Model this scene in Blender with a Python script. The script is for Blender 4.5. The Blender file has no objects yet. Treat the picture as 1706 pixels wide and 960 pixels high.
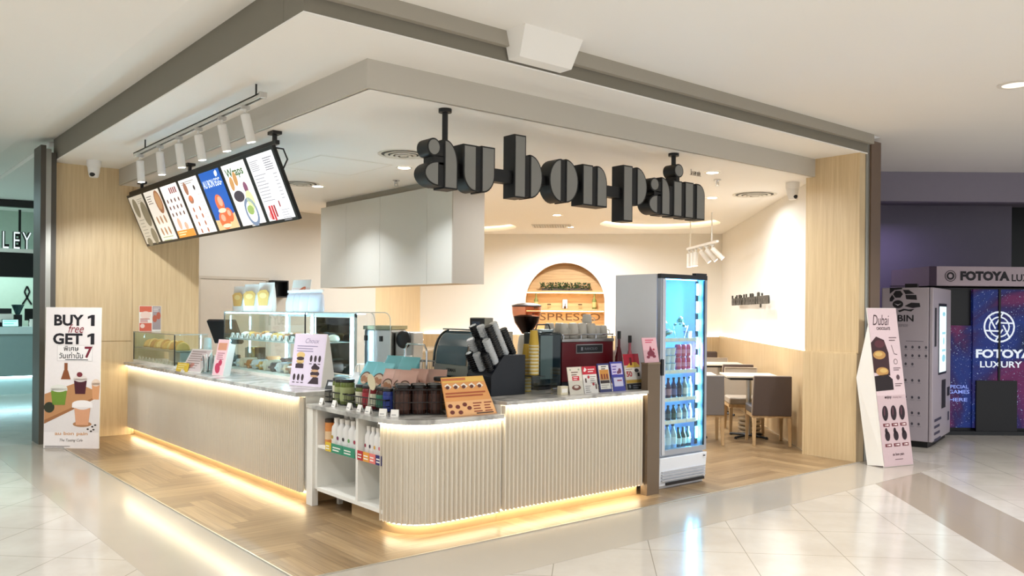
import bpy, bmesh, math, random
from mathutils import Vector, Matrix

random.seed(7)
scene = bpy.context.scene
COL = scene.collection
R = math.radians

# ------------------------------------------------------------------ camera, world, exposure
HEAD, ROLL = R(50.36), R(0.4666)
cd = bpy.data.cameras.new('camera')
cd.sensor_fit = 'HORIZONTAL'
cd.sensor_width = 36.0
cd.lens = 36.0 * 1408.0 / 1706.0
cd.shift_y = 40.2 / 1706.0
cd.clip_start, cd.clip_end = 0.05, 200
cam = bpy.data.objects.new('camera', cd)
COL.objects.link(cam)
_f = Vector((math.cos(HEAD), math.sin(HEAD), 0))
_r = Vector((math.sin(HEAD), -math.cos(HEAD), 0))
_u = Vector((0, 0, 1))
_r2 = _r * math.cos(ROLL) + _u * math.sin(ROLL)
_u2 = -_r * math.sin(ROLL) + _u * math.cos(ROLL)
cm = Matrix((_r2, _u2, -_f)).transposed().to_4x4()
cm.translation = Vector((0, 0, 1.7))
cam.matrix_world = cm
scene.camera = cam

scene.view_settings.view_transform = 'Standard'
scene.view_settings.look = 'None'
scene.view_settings.exposure = 1.25
scene.view_settings.gamma = 1.0
scene.view_settings.use_curve_mapping = False
scene.cycles.use_denoising = True
scene.cycles.max_bounces = 8
scene.cycles.diffuse_bounces = 4
scene.cycles.glossy_bounces = 3
scene.cycles.transmission_bounces = 4
scene.cycles.transparent_max_bounces = 16
scene.cycles.caustics_reflective = False
scene.cycles.caustics_refractive = False
scene.cycles.sample_clamp_indirect = 4.0

world = bpy.data.worlds.new('world')
world.use_nodes = True
world.node_tree.nodes['Background'].inputs['Color'].default_value = (0.93, 0.97, 1.0, 1)
world.node_tree.nodes['Background'].inputs['Strength'].default_value = 0.46
scene.world = world


def light(name, kind, loc, power, color=(1, 0.93, 0.84), size=0.3, size_y=None, target=None, rot=None,
          angle=120, blend=0.5, spread=None, shape=None):
    ld = bpy.data.lights.new(name, kind)
    ld.energy = power
    ld.color = color
    if kind == 'AREA':
        ld.shape = shape or ('RECTANGLE' if size_y else 'DISK')
        ld.size = size
        if size_y:
            ld.size_y = size_y
        if spread:
            ld.spread = R(spread)
    elif kind == 'SPOT':
        ld.spot_size = R(angle)
        ld.spot_blend = blend
        ld.shadow_soft_size = size
    else:
        ld.shadow_soft_size = size
    o = bpy.data.objects.new(name, ld)
    COL.objects.link(o)
    o.location = loc
    if target is not None:
        d = Vector(target) - Vector(loc)
        o.rotation_euler = d.to_track_quat('-Z', 'Y').to_euler()
    elif rot:
        o.rotation_euler = rot
    return o


WARM = (1.0, 0.88, 0.70)
NEUT = (0.94, 0.965, 0.985)
# concourse ceiling light: the recessed lamp in view plus unseen lamps added for brightness
for mx, my, mp in ((8.38, 3.0, 40), (5.2, 2.2, 42), (2.2, 1.5, 42), (0.3, 3.6, 42), (-0.8, 6.6, 45), (0.5, 9.0, 40), (-2.5, 3.0, 36),
                   (3.2, -1.2, 36), (7.2, -0.6, 36), (0.0, -1.0, 36), (11.6, 2.4, 34)):
    light('mall_lamp_and_fill', 'AREA', (mx, my, 3.785), mp * 0.80, NEUT, size=0.26, spread=125)
# shop ceiling downlights, then added fill lights that have no fixture
SHOP_LAMPS_AND_FILL = [(5.25, 8.31), (5.18, 10.33), (8.12, 6.14), (9.88, 7.47), (9.74, 10.58), (11.28, 11.88), (6.9, 7.4), (8.0, 9.0), (7.4, 11.6), (5.0, 12.3)]
LAMP_W = (9, 11, 13, 27, 54, 46, 14, 36, 30, 8)
for si, (sx, sy) in enumerate(SHOP_LAMPS_AND_FILL):
    light('shop_lamp_and_fill', 'AREA', (sx, sy, 3.33), LAMP_W[si], NEUT, size=0.18, spread=115 if si < 2 else 170)
# cool lamps of the neighbouring shop, an added violet fill in the photo booth corner
light('neighbour_lamp', 'AREA', (-0.2, 17.2, 3.6), 70, (0.62, 0.95, 1.0), size=4.0, size_y=1.2)
light('neighbour_lamp', 'AREA', (2.4, 20.0, 2.9), 22, (0.75, 1.0, 0.95), size=3.0, size_y=0.4)
light('booth_fill', 'AREA', (13.2, 6.6, 3.3), 6, (0.62, 0.5, 1.0), size=1.6, size_y=0.4)

# ------------------------------------------------------------------ helpers
def lin(h):
    h = h.lstrip('#')
    out = []
    for i in (0, 2, 4):
        c = int(h[i:i + 2], 16) / 255
        out.append(c / 12.92 if c <= 0.04045 else ((c + 0.055) / 1.055) ** 2.4)
    return (*out, 1.0)


_mats = {}


def M(name, hexc, rough=0.5, metal=0.0, spec=0.5, noise=0.04, scale=12.0, emit=0.0, emit_hex=None, coat=0.0):
    if name in _mats:
        return _mats[name]
    m = bpy.data.materials.new(name)
    m.use_nodes = True
    nt = m.node_tree
    b = nt.nodes['Principled BSDF']
    c = lin(hexc)
    b.inputs['Base Color'].default_value = c
    b.inputs['Roughness'].default_value = rough
    b.inputs['Metallic'].default_value = metal
    b.inputs['Specular IOR Level'].default_value = spec
    if coat:
        b.inputs['Coat Weight'].default_value = coat
    if noise:
        tc = nt.nodes.new('ShaderNodeTexCoord')
        nz = nt.nodes.new('ShaderNodeTexNoise')
        nz.inputs['Scale'].default_value = scale
        nz.inputs['Detail'].default_value = 3
        mx = nt.nodes.new('ShaderNodeMix')
        mx.data_type = 'RGBA'
        mx.inputs['A'].default_value = tuple(max(0, v * (1 - noise)) for v in c[:3]) + (1,)
        mx.inputs['B'].default_value = tuple(min(1, v * (1 + noise)) for v in c[:3]) + (1,)
        nt.links.new(tc.outputs['Object'], nz.inputs['Vector'])
        nt.links.new(nz.outputs['Fac'], mx.inputs['Factor'])
        nt.links.new(mx.outputs['Result'], b.inputs['Base Color'])
    if emit:
        b.inputs['Emission Color'].default_value = lin(emit_hex or hexc)
        b.inputs['Emission Strength'].default_value = emit
    _mats[name] = m
    return m


def P(hexc):            # print ink
    return M('ink_' + hexc, hexc, 0.55, noise=0.03, scale=30)


def S(hexc):            # a lit screen or backlit film
    return M('screen_' + hexc, hexc, 0.4, noise=0, emit=0.42)


def E(name, hexc, strength):
    return M(name, hexc, 0.5, noise=0, emit=strength)


def glass_mat(name, tint='ffffff', refl=1.0):
    if name in _mats:
        return _mats[name]
    m = bpy.data.materials.new(name)
    m.use_nodes = True
    nt = m.node_tree
    nt.nodes.clear()
    out = nt.nodes.new('ShaderNodeOutputMaterial')
    tr = nt.nodes.new('ShaderNodeBsdfTransparent')
    tr.inputs['Color'].default_value = lin(tint)
    gl = nt.nodes.new('ShaderNodeBsdfGlossy')
    gl.inputs['Roughness'].default_value = 0.02
    gl.inputs['Color'].default_value = (refl, refl, refl, 1)
    lw = nt.nodes.new('ShaderNodeLayerWeight')
    lw.inputs['Blend'].default_value = 0.5
    pw = nt.nodes.new('ShaderNodeMath')
    pw.operation = 'POWER'
    pw.inputs[1].default_value = 4.0
    fr = nt.nodes.new('ShaderNodeMath')
    fr.operation = 'MULTIPLY_ADD'
    fr.inputs[1].default_value = 0.55
    fr.inputs[2].default_value = 0.025
    nt.links.new(lw.outputs['Facing'], pw.inputs[0])
    nt.links.new(pw.outputs[0], fr.inputs[0])
    mx = nt.nodes.new('ShaderNodeMixShader')
    nt.links.new(fr.outputs[0], mx.inputs['Fac'])
    nt.links.new(tr.outputs[0], mx.inputs[1])
    nt.links.new(gl.outputs[0], mx.inputs[2])
    nt.links.new(mx.outputs[0], out.inputs['Surface'])
    _mats[name] = m
    return m


def wood_mat(name, light_hex, dark_hex, axis='Z', rough=0.45, scale=1.0):
    m = bpy.data.materials.new(name)
    m.use_nodes = True
    nt = m.node_tree
    b = nt.nodes['Principled BSDF']
    b.inputs['Roughness'].default_value = rough
    tc = nt.nodes.new('ShaderNodeTexCoord')
    mp = nt.nodes.new('ShaderNodeMapping')
    s = {'X': (0.6, 14, 14), 'Y': (14, 0.6, 14), 'Z': (14, 14, 0.6)}[axis]
    mp.inputs['Scale'].default_value = tuple(v * scale for v in s)
    n1 = nt.nodes.new('ShaderNodeTexNoise')
    n1.inputs['Scale'].default_value = 2.2
    n1.inputs['Detail'].default_value = 7
    n1.inputs['Roughness'].default_value = 0.65
    n1.inputs['Distortion'].default_value = 0.4
    cr = nt.nodes.new('ShaderNodeValToRGB')
    cr.color_ramp.elements[0].position = 0.30
    cr.color_ramp.elements[0].color = lin(dark_hex)
    cr.color_ramp.elements[1].position = 0.68
    cr.color_ramp.elements[1].color = lin(light_hex)
    nt.links.new(tc.outputs['Object'], mp.inputs['Vector'])
    nt.links.new(mp.outputs[0], n1.inputs['Vector'])
    nt.links.new(n1.outputs['Fac'], cr.inputs['Fac'])
    nt.links.new(cr.outputs[0], b.inputs['Base Color'])
    return m


class MB:
    """collects geometry and links it as one mesh object"""

    def __init__(s, M4=None):
        s.bm = bmesh.new()
        s.mats = []
        s.mi = 0
        s.T = M4 or Matrix.Identity(4)

    def use(s, mat):
        if mat not in s.mats:
            s.mats.append(mat)
        s.mi = s.mats.index(mat)
        return s

    def _v(s, co):
        return s.bm.verts.new(s.T @ Vector(co))

    def _f(s, vs):
        try:
            f = s.bm.faces.new(vs)
            f.material_index = s.mi
            return f
        except ValueError:
            return None

    def box(s, a, b):
        x0, y0, z0 = a
        x1, y1, z1 = b
        v = [s._v(p) for p in ((x0, y0, z0), (x1, y0, z0), (x1, y1, z0), (x0, y1, z0),
                               (x0, y0, z1), (x1, y0, z1), (x1, y1, z1), (x0, y1, z1))]
        for q in ((0, 3, 2, 1), (4, 5, 6, 7), (0, 1, 5, 4), (1, 2, 6, 5), (2, 3, 7, 6), (3, 0, 4, 7)):
            s._f([v[i] for i in q])
        return s

    def cbox(s, c, d):
        return s.box((c[0] - d[0] / 2, c[1] - d[1] / 2, c[2] - d[2] / 2), (c[0] + d[0] / 2, c[1] + d[1] / 2, c[2] + d[2] / 2))

    def hexa(s, lo, hi):          # two quads, bottom and top, same winding
        a = [s._v(p) for p in lo]
        b = [s._v(p) for p in hi]
        s._f(a[::-1])
        s._f(b)
        n = len(a)
        for i in range(n):
            s._f([a[i], a[(i + 1) % n], b[(i + 1) % n], b[i]])
        return s

    def loft(s, rings, cap=True):
        vr = [[s._v(p) for p in r] for r in rings]
        n = len(vr[0])
        for a, b in zip(vr[:-1], vr[1:]):
            for i in range(n):
                s._f([a[i], a[(i + 1) % n], b[(i + 1) % n], b[i]])
        if cap:
            s._f(vr[0][::-1])
            s._f(vr[-1])
        return s

    def lathe(s, prof, c=(0, 0, 0), seg=20, cap=True):
        rings = []
        for r, z in prof:
            rings.append([(c[0] + r * math.cos(2 * math.pi * k / seg), c[1] + r * math.sin(2 * math.pi * k / seg), c[2] + z) for k in range(seg)])
        return s.loft(rings, cap)

    def cyl(s, c, r, h, seg=20, r2=None):
        return s.lathe([(r, 0), (r if r2 is None else r2, h)], c, seg)

    def rod(s, p, q, r, seg=8, r2=None):
        p, q = Vector(p), Vector(q)
        d = (q - p).normalized()
        a = d.orthogonal().normalized()
        b = d.cross(a)
        r2 = r if r2 is None else r2
        rings = []
        for pt, rr in ((p, r), (q, r2)):
            rings.append([pt + (a * math.cos(2 * math.pi * k / seg) + b * math.sin(2 * math.pi * k / seg)) * rr for k in range(seg)])
        return s.loft(rings)

    def tube(s, pts, r, seg=6):
        pts = [Vector(p) for p in pts]
        a = None
        rings = []
        for i, p in enumerate(pts):
            t = (pts[min(i + 1, len(pts) - 1)] - pts[max(i - 1, 0)]).normalized()
            if a is None:
                a = t.orthogonal().normalized()
            else:
                a = (a - t * a.dot(t)).normalized()
            b = t.cross(a)
            rings.append([p + (a * math.cos(2 * math.pi * k / seg) + b * math.sin(2 * math.pi * k / seg)) * r for k in range(seg)])
        return s.loft(rings)

    def prism(s, poly, y0, y1):   # outline in x,z pushed along y
        return s.loft([[(x, y0, z) for x, z in poly], [(x, y1, z) for x, z in poly]])

    def prism_z(s, poly, z0, z1):
        return s.loft([[(x, y, z0) for x, y in poly], [(x, y, z1) for x, y in poly]])

    def prism_x(s, poly, x0, x1):  # outline in y,z
        return s.loft([[(x0, y, z) for y, z in poly], [(x1, y, z) for y, z in poly]])

    def ball(s, c, r, seg=14, rings=9, T=None):
        rx, ry, rz = (r, r, r) if isinstance(r, (int, float)) else r
        rr = []
        for j in range(1, rings):
            th = math.pi * j / rings
            rr.append([(c[0] + rx * math.sin(th) * math.cos(2 * math.pi * k / seg), c[1] + ry * math.sin(th) * math.sin(2 * math.pi * k / seg),
                        c[2] - rz * math.cos(th)) for k in range(seg)])
        return s.loft(rr)

    # flat print on a face lying in x,z and looking towards -y
    def rect(s, x0, x1, z0, z1, y=-0.002):
        v = [s._v(p) for p in ((x0, y, z0), (x1, y, z0), (x1, y, z1), (x0, y, z1))]
        s._f(v)
        return s

    def poly(s, pts, y=-0.002):
        s._f([s._v((x, y, z)) for x, z in pts])
        return s

    def disc(s, x, z, rx, rz=None, y=-0.002, seg=18, rot=0.0):
        rz = rx if rz is None else rz
        c, sn = math.cos(rot), math.sin(rot)
        pts = []
        for k in range(seg):
            a = 2 * math.pi * k / seg
            u, w = rx * math.cos(a), rz * math.sin(a)
            pts.append((x + u * c - w * sn, z + u * sn + w * c))
        return s.poly(pts, y)

    def stroke(s, pts, w, y=-0.002):
        for (xa, za), (xb, zb) in zip(pts[:-1], pts[1:]):
            dx, dz = xb - xa, zb - za
            L = math.hypot(dx, dz) or 1
            nx, nz = -dz / L * w / 2, dx / L * w / 2
            s.poly([(xa - nx, za - nz), (xb - nx, zb - nz), (xb + nx, zb + nz), (xa + nx, za + nz)], y)
        return s

    def ring(s, x, z, r0, r1, y=-0.002, seg=24, a0=0, a1=360):
        n = seg
        for k in range(n):
            a, b = R(a0 + (a1 - a0) * k / n), R(a0 + (a1 - a0) * (k + 1) / n)
            s.poly([(x + r0 * math.cos(a), z + r0 * math.sin(a)), (x + r1 * math.cos(a), z + r1 * math.sin(a)),
                    (x + r1 * math.cos(b), z + r1 * math.sin(b)), (x + r0 * math.cos(b), z + r0 * math.sin(b))], y)
        return s

    def lines(s, x0, x1, z1, n, dz, h, y=-0.002, rag=0.3, seed=1):
        rnd = random.Random(seed)
        for k in range(n):
            s.rect(x0, x1 - (x1 - x0) * rag * rnd.random(), z1 - k * dz - h, z1 - k * dz, y)
        return s

    def text(s, body, x, z, w=None, h=None, y=-0.002, bold=0.0, shear=0.0, depth=0.0, align='L', flip=False):
        """lettering in x,z; x,z = lower left corner (or centre of the baseline for align C)"""
        cu = bpy.data.curves.new('lettering', 'FONT')
        cu.body = body
        cu.offset = bold
        cu.shear = shear
        cu.extrude = depth
        cu.resolution_u = 3
        ob = bpy.data.objects.new('lettering', cu)
        me = bpy.data.meshes.new_from_object(ob)
        bpy.data.objects.remove(ob)
        if len(me.vertices) == 0:
            return s
        xs = [v.co.x for v in me.vertices]
        ys = [v.co.y for v in me.vertices]
        mnx, mxx, mny, mxy = min(xs), max(xs), min(ys), max(ys)
        W, H = mxx - mnx, mxy - mny
        sx = w / W if w else (h / H if h else 1)
        sz = h / H if h else sx
        ox = x - (W * sx / 2 if align == 'C' else 0)
        vs = [s._v((ox + (v.co.x - mnx) * sx, y - v.co.z, z + (v.co.y - mny) * sz)) for v in me.vertices]
        for p in me.polygons:
            s._f([vs[i] for i in p.vertices])
        bpy.data.meshes.remove(me)
        return s

    def build(s, name, mat=None, parent=None, bevel=0.0, smooth=True, seg=2, weld=False):
        if weld:
            bmesh.ops.remove_doubles(s.bm, verts=s.bm.verts, dist=1e-5)
        s.bm.normal_update()
        if smooth:
            bmesh.ops.recalc_face_normals(s.bm, faces=s.bm.faces)
            s.bm.normal_update()
            for f in s.bm.faces:
                f.smooth = True
            for e in s.bm.edges:
                e.smooth = len(e.link_faces) == 2 and e.calc_face_angle(0) < 0.62
        me = bpy.data.meshes.new(name)
        s.bm.to_mesh(me)
        s.bm.free()
        if mat is not None and not s.mats:
            s.mats = [mat]
        for m in s.mats:
            me.materials.append(m)
        o = bpy.data.objects.new(name, me)
        COL.objects.link(o)
        if parent is not None:
            o.parent = parent
        if bevel:
            md = o.modifiers.new('bevel', 'BEVEL')
            md.width = bevel
            md.segments = seg
            md.limit_method = 'ANGLE'
            md.harden_normals = False
        return o


def tag(o, label=None, cat=None, group=None, kind=None):
    if label:
        o['label'] = label
    if cat:
        o['category'] = cat
    if group:
        o['group'] = group
    if kind:
        o['kind'] = kind
    return o


def thing(name, label, cat, loc=(0, 0, 0), rotz=0.0, group=None, tilt=0.0):
    o = bpy.data.objects.new(name, None)
    o.empty_display_size = 0.05
    COL.objects.link(o)
    o.location = loc
    o.rotation_euler = (tilt, 0, rotz)
    return tag(o, label, cat, group)


def struct(o):
    o['kind'] = 'structure'
    return o


def kids(o):
    return [c for c in bpy.data.objects if c.parent == o]


def clone(src, loc, rotz=None, label=None, scale=None, tilt=None):
    """a copy of a thing with copies of its parts and their sub-parts (mesh data shared)"""
    def rec(o, parent):
        c = o.copy()
        COL.objects.link(c)
        if parent is not None:
            c.parent = parent
        for ch in kids(o):
            rec(ch, c)
        return c
    n = rec(src, None)
    n.location = loc
    if rotz is not None:
        n.rotation_euler = (n.rotation_euler[0] if tilt is None else tilt, n.rotation_euler[1], rotz)
    if scale:
        n.scale = scale if not isinstance(scale, (int, float)) else (scale,) * 3
    if label:
        n['label'] = label
    return n


def recolour(o, part, mat):
    """own mesh data for one part of a copy, with another material"""
    for ch in kids(o):
        if ch.name.split('.')[0] == part:
            ch.data = ch.data.copy()
            ch.data.materials.clear()
            ch.data.materials.append(mat)


ORD = ['first', 'second', 'third', 'fourth', 'fifth', 'sixth', 'seventh', 'eighth', 'ninth', 'tenth', 'eleventh', 'twelfth', 'thirteenth', 'fourteenth']
FACE_LEFT = R(-90)      # local -y looks towards world -x, the left-hand customers
DIAG = R(-45)           # local -y looks along (-1,-1), straight out of the back corner
E1 = Vector((1, 1, 0)) / math.sqrt(2)
E2 = Vector((1, -1, 0)) / math.sqrt(2)


def diag(a, b, z=0.0):  # a away from the viewer along the right-hand wall, b towards that wall
    v = E1 * a + E2 * b
    return (v.x, v.y, z)


# common materials
WHITE = M('white_paint', 'ece6da', 0.75, noise=0.015, scale=3)
CEILW = M('ceiling_paint', 'fbf9f5', 0.85, noise=0.012, scale=1.5)
TAUPE = M('reveal_shade', '847f73', 0.8, noise=0.03, scale=3)  # shade inside the reveal is put into this colour
WALLW = M('warm_wall_paint', 'f0ece4', 0.8, noise=0.02, scale=2)
GREYW = M('greige_wall_paint', 'c6c0b5', 0.8, noise=0.02, scale=2)
OAK = wood_mat('oak_panel', 'e0c9a0', 'cdb288', 'Z')
OAKD = wood_mat('oak_panel_deep', 'd0b68d', 'bb9d72', 'Z')
BLACK = M('black_satin', '0c0c0e', 0.4, noise=0.03)
CHAR = M('charcoal_plastic', '1c1e22', 0.45)
NAVY = M('navy_gloss', '0b111c', 0.38, noise=0.03)
LAM = M('white_laminate', 'efebe2', 0.45, noise=0.015)
METAL = M('brushed_steel', 'b9b9b6', 0.3, metal=1.0)
CHROME = M('chrome', 'd5d6d8', 0.12, metal=1.0, noise=0)
CARD = M('white_card', 'f3efe8', 0.6, noise=0.01)
GLASS = glass_mat('clear_glass', 'f4faf8')
ACRY = glass_mat('clear_acrylic', 'fbfcfc')
SMOKE = glass_mat('smoked_glass', '6c7f86')
LEDW = E('led_warm', 'fff0cc', 11.0)
LEDC = E('led_cool', 'b4e4ff', 34.0)
LEDB = E('led_fridge', '66ccff', 20.0)
LAMP = E('lamp_disc', 'fff6e6', 12.0)
# ================================================================== the setting
def tile_floor_mat():
    m = bpy.data.materials.new('polished_tile')
    m.use_nodes = True
    nt = m.node_tree
    b = nt.nodes['Principled BSDF']
    N = nt.nodes.new
    L = nt.links.new
    b.inputs['Roughness'].default_value = 0.13
    b.inputs['Specular IOR Level'].default_value = 0.5
    tc = N('ShaderNodeTexCoord')
    mp = N('ShaderNodeMapping')
    mp.vector_type = 'POINT'
    mp.inputs['Rotation'].default_value = (0, 0, R(-45))     # x: away (e1), y: -e2
    L(tc.outputs['Object'], mp.inputs['Vector'])
    sp = N('ShaderNodeSeparateXYZ')
    L(mp.outputs[0], sp.inputs[0])

    def math_(op, a, bb=None, c=None):
        n = N('ShaderNodeMath')
        n.operation = op
        for i, v in enumerate((a, bb, c)):
            if v is None:
                continue
            if isinstance(v, (int, float)):
                n.inputs[i].default_value = v
            else:
                L(v, n.inputs[i])
        return n.outputs[0]
    e1 = sp.outputs['X']
    e2 = math_('MULTIPLY', sp.outputs['Y'], -1)
    p1 = math_('FRACT', math_('DIVIDE', math_('ADD', e1, 20.7 - 6.14 + 0.0), 0.69))
    p2 = math_('FRACT', math_('DIVIDE', math_('ADD', e2, 20.7 - 0.21), 0.675))
    g1 = math_('LESS_THAN', math_('ABSOLUTE', math_('SUBTRACT', p1, 0.5)), 0.4955)
    g2 = math_('LESS_THAN', math_('ABSOLUTE', math_('SUBTRACT', p2, 0.5)), 0.4955)
    inside = math_('MULTIPLY', g1, g2)
    band = math_('MULTIPLY', math_('GREATER_THAN', e2, 2.86), math_('LESS_THAN', e2, 3.57))
    nz = N('ShaderNodeTexNoise')
    nz.inputs['Scale'].default_value = 1.7
    nz.inputs['Detail'].default_value = 6
    nz.inputs['Roughness'].default_value = 0.6
    L(mp.outputs[0], nz.inputs['Vector'])
    cr = N('ShaderNodeValToRGB')
    cr.color_ramp.elements[0].position = 0.35
    cr.color_ramp.elements[0].color = lin('aaa297')
    cr.color_ramp.elements[1].position = 0.7
    cr.color_ramp.elements[1].color = lin('b8b1a6')
    L(nz.outputs['Fac'], cr.inputs['Fac'])
    mb = N('ShaderNodeMix')
    mb.data_type = 'RGBA'
    mb.inputs['B'].default_value = lin('8e8171')
    L(band, mb.inputs['Factor'])
    L(cr.outputs[0], mb.inputs['A'])
    mg = N('ShaderNodeMix')
    mg.data_type = 'RGBA'
    mg.inputs['A'].default_value = lin('867e72')
    L(inside, mg.inputs['Factor'])
    L(mb.outputs['Result'], mg.inputs['B'])
    L(mg.outputs['Result'], b.inputs['Base Color'])
    return m


def border_mat():
    m = M('border_tile', 'a69d90', 0.13, noise=0.05, scale=1.6)
    return m


def herringbone_mat():
    """chevron of oak planks running along the 45 degree axes"""
    m = bpy.data.materials.new('herringbone_plank')
    m.use_nodes = True
    nt = m.node_tree
    b = nt.nodes['Principled BSDF']
    N = nt.nodes.new
    L = nt.links.new
    b.inputs['Roughness'].default_value = 0.33

    def math_(op, a, bb=None, c=None):
        n = N('ShaderNodeMath')
        n.operation = op
        for i, v in enumerate((a, bb, c)):
            if v is None:
                continue
            if isinstance(v, (int, float)):
                n.inputs[i].default_value = v
            else:
                L(v, n.inputs[i])
        return n.outputs[0]
    tc = N('ShaderNodeTexCoord')
    sp = N('ShaderNodeSeparateXYZ')
    L(tc.outputs['Object'], sp.inputs[0])
    x, y = sp.outputs['X'], sp.outputs['Y']
    Wd = 0.16                                   # plank width
    n_ = 6                                      # plank length = 6 widths
    ix = math_('FLOOR', math_('DIVIDE', x, Wd))
    iy = math_('FLOOR', math_('DIVIDE', y, Wd))
    k = math_('FLOORED_MODULO', math_('SUBTRACT', ix, iy), 2 * n_)
    horiz = math_('LESS_THAN', k, n_ - 0.5)     # planks along x or along y
    fx = math_('FRACT', math_('DIVIDE', x, Wd))
    fy = math_('FRACT', math_('DIVIDE', y, Wd))
    # plank identity: row + start cell
    idh = math_('ADD', math_('MULTIPLY', iy, 12.9898), math_('MULTIPLY', math_('SUBTRACT', ix, k), 7.233))
    idv = math_('ADD', math_('MULTIPLY', ix, 39.346), math_('MULTIPLY', math_('ADD', iy, math_('SUBTRACT', k, n_)), 11.135))
    mixid = N('ShaderNodeMix')
    mixid.data_type = 'FLOAT'
    L(horiz, mixid.inputs['Factor'])
    L(idv, mixid.inputs['A'])
    L(idh, mixid.inputs['B'])
    wn = N('ShaderNodeTexWhiteNoise')
    wn.noise_dimensions = '1D'
    L(mixid.outputs['Result'], wn.inputs['W'])
    edge = N('ShaderNodeMix')
    edge.data_type = 'FLOAT'
    L(horiz, edge.inputs['Factor'])
    L(fx, edge.inputs['A'])
    L(fy, edge.inputs['B'])
    seam = math_('GREATER_THAN', math_('ABSOLUTE', math_('SUBTRACT', edge.outputs['Result'], 0.5)), 0.485)
    # grain along the plank
    cx = N('ShaderNodeCombineXYZ')
    L(math_('MULTIPLY', x, 1.2), cx.inputs[0])
    L(math_('MULTIPLY', y, 26), cx.inputs[1])
    cy = N('ShaderNodeCombineXYZ')
    L(math_('MULTIPLY', x, 26), cy.inputs[0])
    L(math_('MULTIPLY', y, 1.2), cy.inputs[1])
    mv = N('ShaderNodeMix')
    mv.data_type = 'VECTOR'
    L(horiz, mv.inputs['Factor'])
    L(cy.outputs[0], mv.inputs['A'])
    L(cx.outputs[0], mv.inputs['B'])
    off = N('ShaderNodeVectorMath')
    off.operation = 'ADD'
    L(mv.outputs['Result'], off.inputs[0])
    L(wn.outputs['Color'], off.inputs[1])
    nz = N('ShaderNodeTexNoise')
    nz.inputs['Scale'].default_value = 1.6
    nz.inputs['Detail'].default_value = 5
    L(off.outputs[0], nz.inputs['Vector'])
    fac = math_('ADD', math_('MULTIPLY', nz.outputs['Fac'], 0.75), math_('MULTIPLY', wn.outputs['Value'], 0.35))
    cr = N('ShaderNodeValToRGB')
    cr.color_ramp.elements[0].position = 0.25
    cr.color_ramp.elements[0].color = lin('6f573b')
    cr.color_ramp.elements[1].position = 0.85
    cr.color_ramp.elements[1].color = lin('a98e69')
    L(fac, cr.inputs['Fac'])
    mg = N('ShaderNodeMix')
    mg.data_type = 'RGBA'
    mg.inputs['B'].default_value = lin('684f33')
    L(seam, mg.inputs['Factor'])
    L(cr.outputs[0], mg.inputs['A'])
    L(mg.outputs['Result'], b.inputs['Base Color'])
    return m


SX, SY = 2.37, 4.94            # edge of the shop's plank floor and of its soffit
struct(MB().box((-14, -9, -0.05), (26, 26, 0)).build('floor', tile_floor_mat()))
b = MB()
b.box((1.645, SY - 0.725, 0), (SX, 12.0, 0.0015))
b.box((SX, SY - 0.725, 0), (9.9, SY, 0.0015))
struct(b.build('floor_border', border_mat()))
struct(MB().prism_z([(SX, SY), (9.30, SY), (9.30, 5.6), (14.6, 10.9), (10.05, 15.4), (4.2, 15.4), (4.2, 12.2), (SX, 12.2)], 0, 0.006).build('floor_planks', herringbone_mat()))
b = MB()
b.box((SX - 0.012, SY - 0.012, 0), (SX, 12.0, 0.009))
b.box((SX - 0.012, SY - 0.012, 0), (9.3, SY, 0.009))
struct(b.build('trim_1', M('trim_metal', 'cfc8ba', 0.3, metal=0.8)))

# ceilings
CZ, SZ, IZ = 3.80, 3.575, 3.36
b = MB()
b.box((-14, -9, CZ), (1.96, 26, CZ + 0.06))
b.box((1.96, -9, CZ), (26, 4.80, CZ + 0.06))
b.box((2.30, 4.80, CZ), (9.72, 4.925, CZ + 0.06))
b.box((9.72, 4.80, CZ), (26, 26, CZ + 0.06))
b.box((2.36, 12.30, CZ), (4.3, 26, CZ + 0.06))
struct(b.build('ceiling', CEILW))
b = MB()
b.hexa([(1.96, 4.8, CZ), (1.96, 26, CZ), (2.5, 26, CZ + 0.085), (2.5, 4.8, CZ + 0.085)][::-1],
       [(1.96, 4.8, CZ + .08), (1.96, 26, CZ + .08), (2.5, 26, CZ + .2), (2.5, 4.8, CZ + .2)][::-1])
struct(b.build('ceiling_strip', CEILW))
# soffit ring of the shop, its reveal and the stepped fascia above the front edge, both greyed for shade
b = MB()
b.box((SX, SY, SZ), (3.16, 12.1, SZ + 0.012))
b.box((3.16, SY, SZ), (9.45, 5.52, SZ + 0.012))
struct(b.build('ceiling_soffit', CEILW))
b = MB()
b.box((SX + 0.004, SY + 0.004, SZ + 0.0125), (9.45, SY + 0.3, SZ + 0.46))
b.box((SX + 0.004, SY + 0.304, SZ + 0.0125), (SX + 0.3, 12.1, SZ + 0.46))
struct(b.build('ceiling_reveal', TAUPE))
b = MB()
b.box((2.38, SY - 0.05, 3.69), (9.5, SY + 0.002, CZ + 0.1))
struct(b.build('trim_2', M('fascia_shade', 'a9a397', 0.8, noise=0.02, scale=3)))  # grey tone carries the shade on the fascia step
# downstand block in the mall ceiling
b = MB()
b.hexa([(4.03, 4.80, 3.60), (4.56, 4.80, 3.60), (4.56, 4.93, 3.60), (4.03, 4.93, 3.60)],
       [(3.97, 4.66, CZ + 0.02), (4.56, 4.66, CZ + 0.02), (4.56, 4.93, CZ + 0.02), (3.97, 4.93, CZ + 0.02)])
struct(b.build('ceiling_downstand', CEILW))
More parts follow.
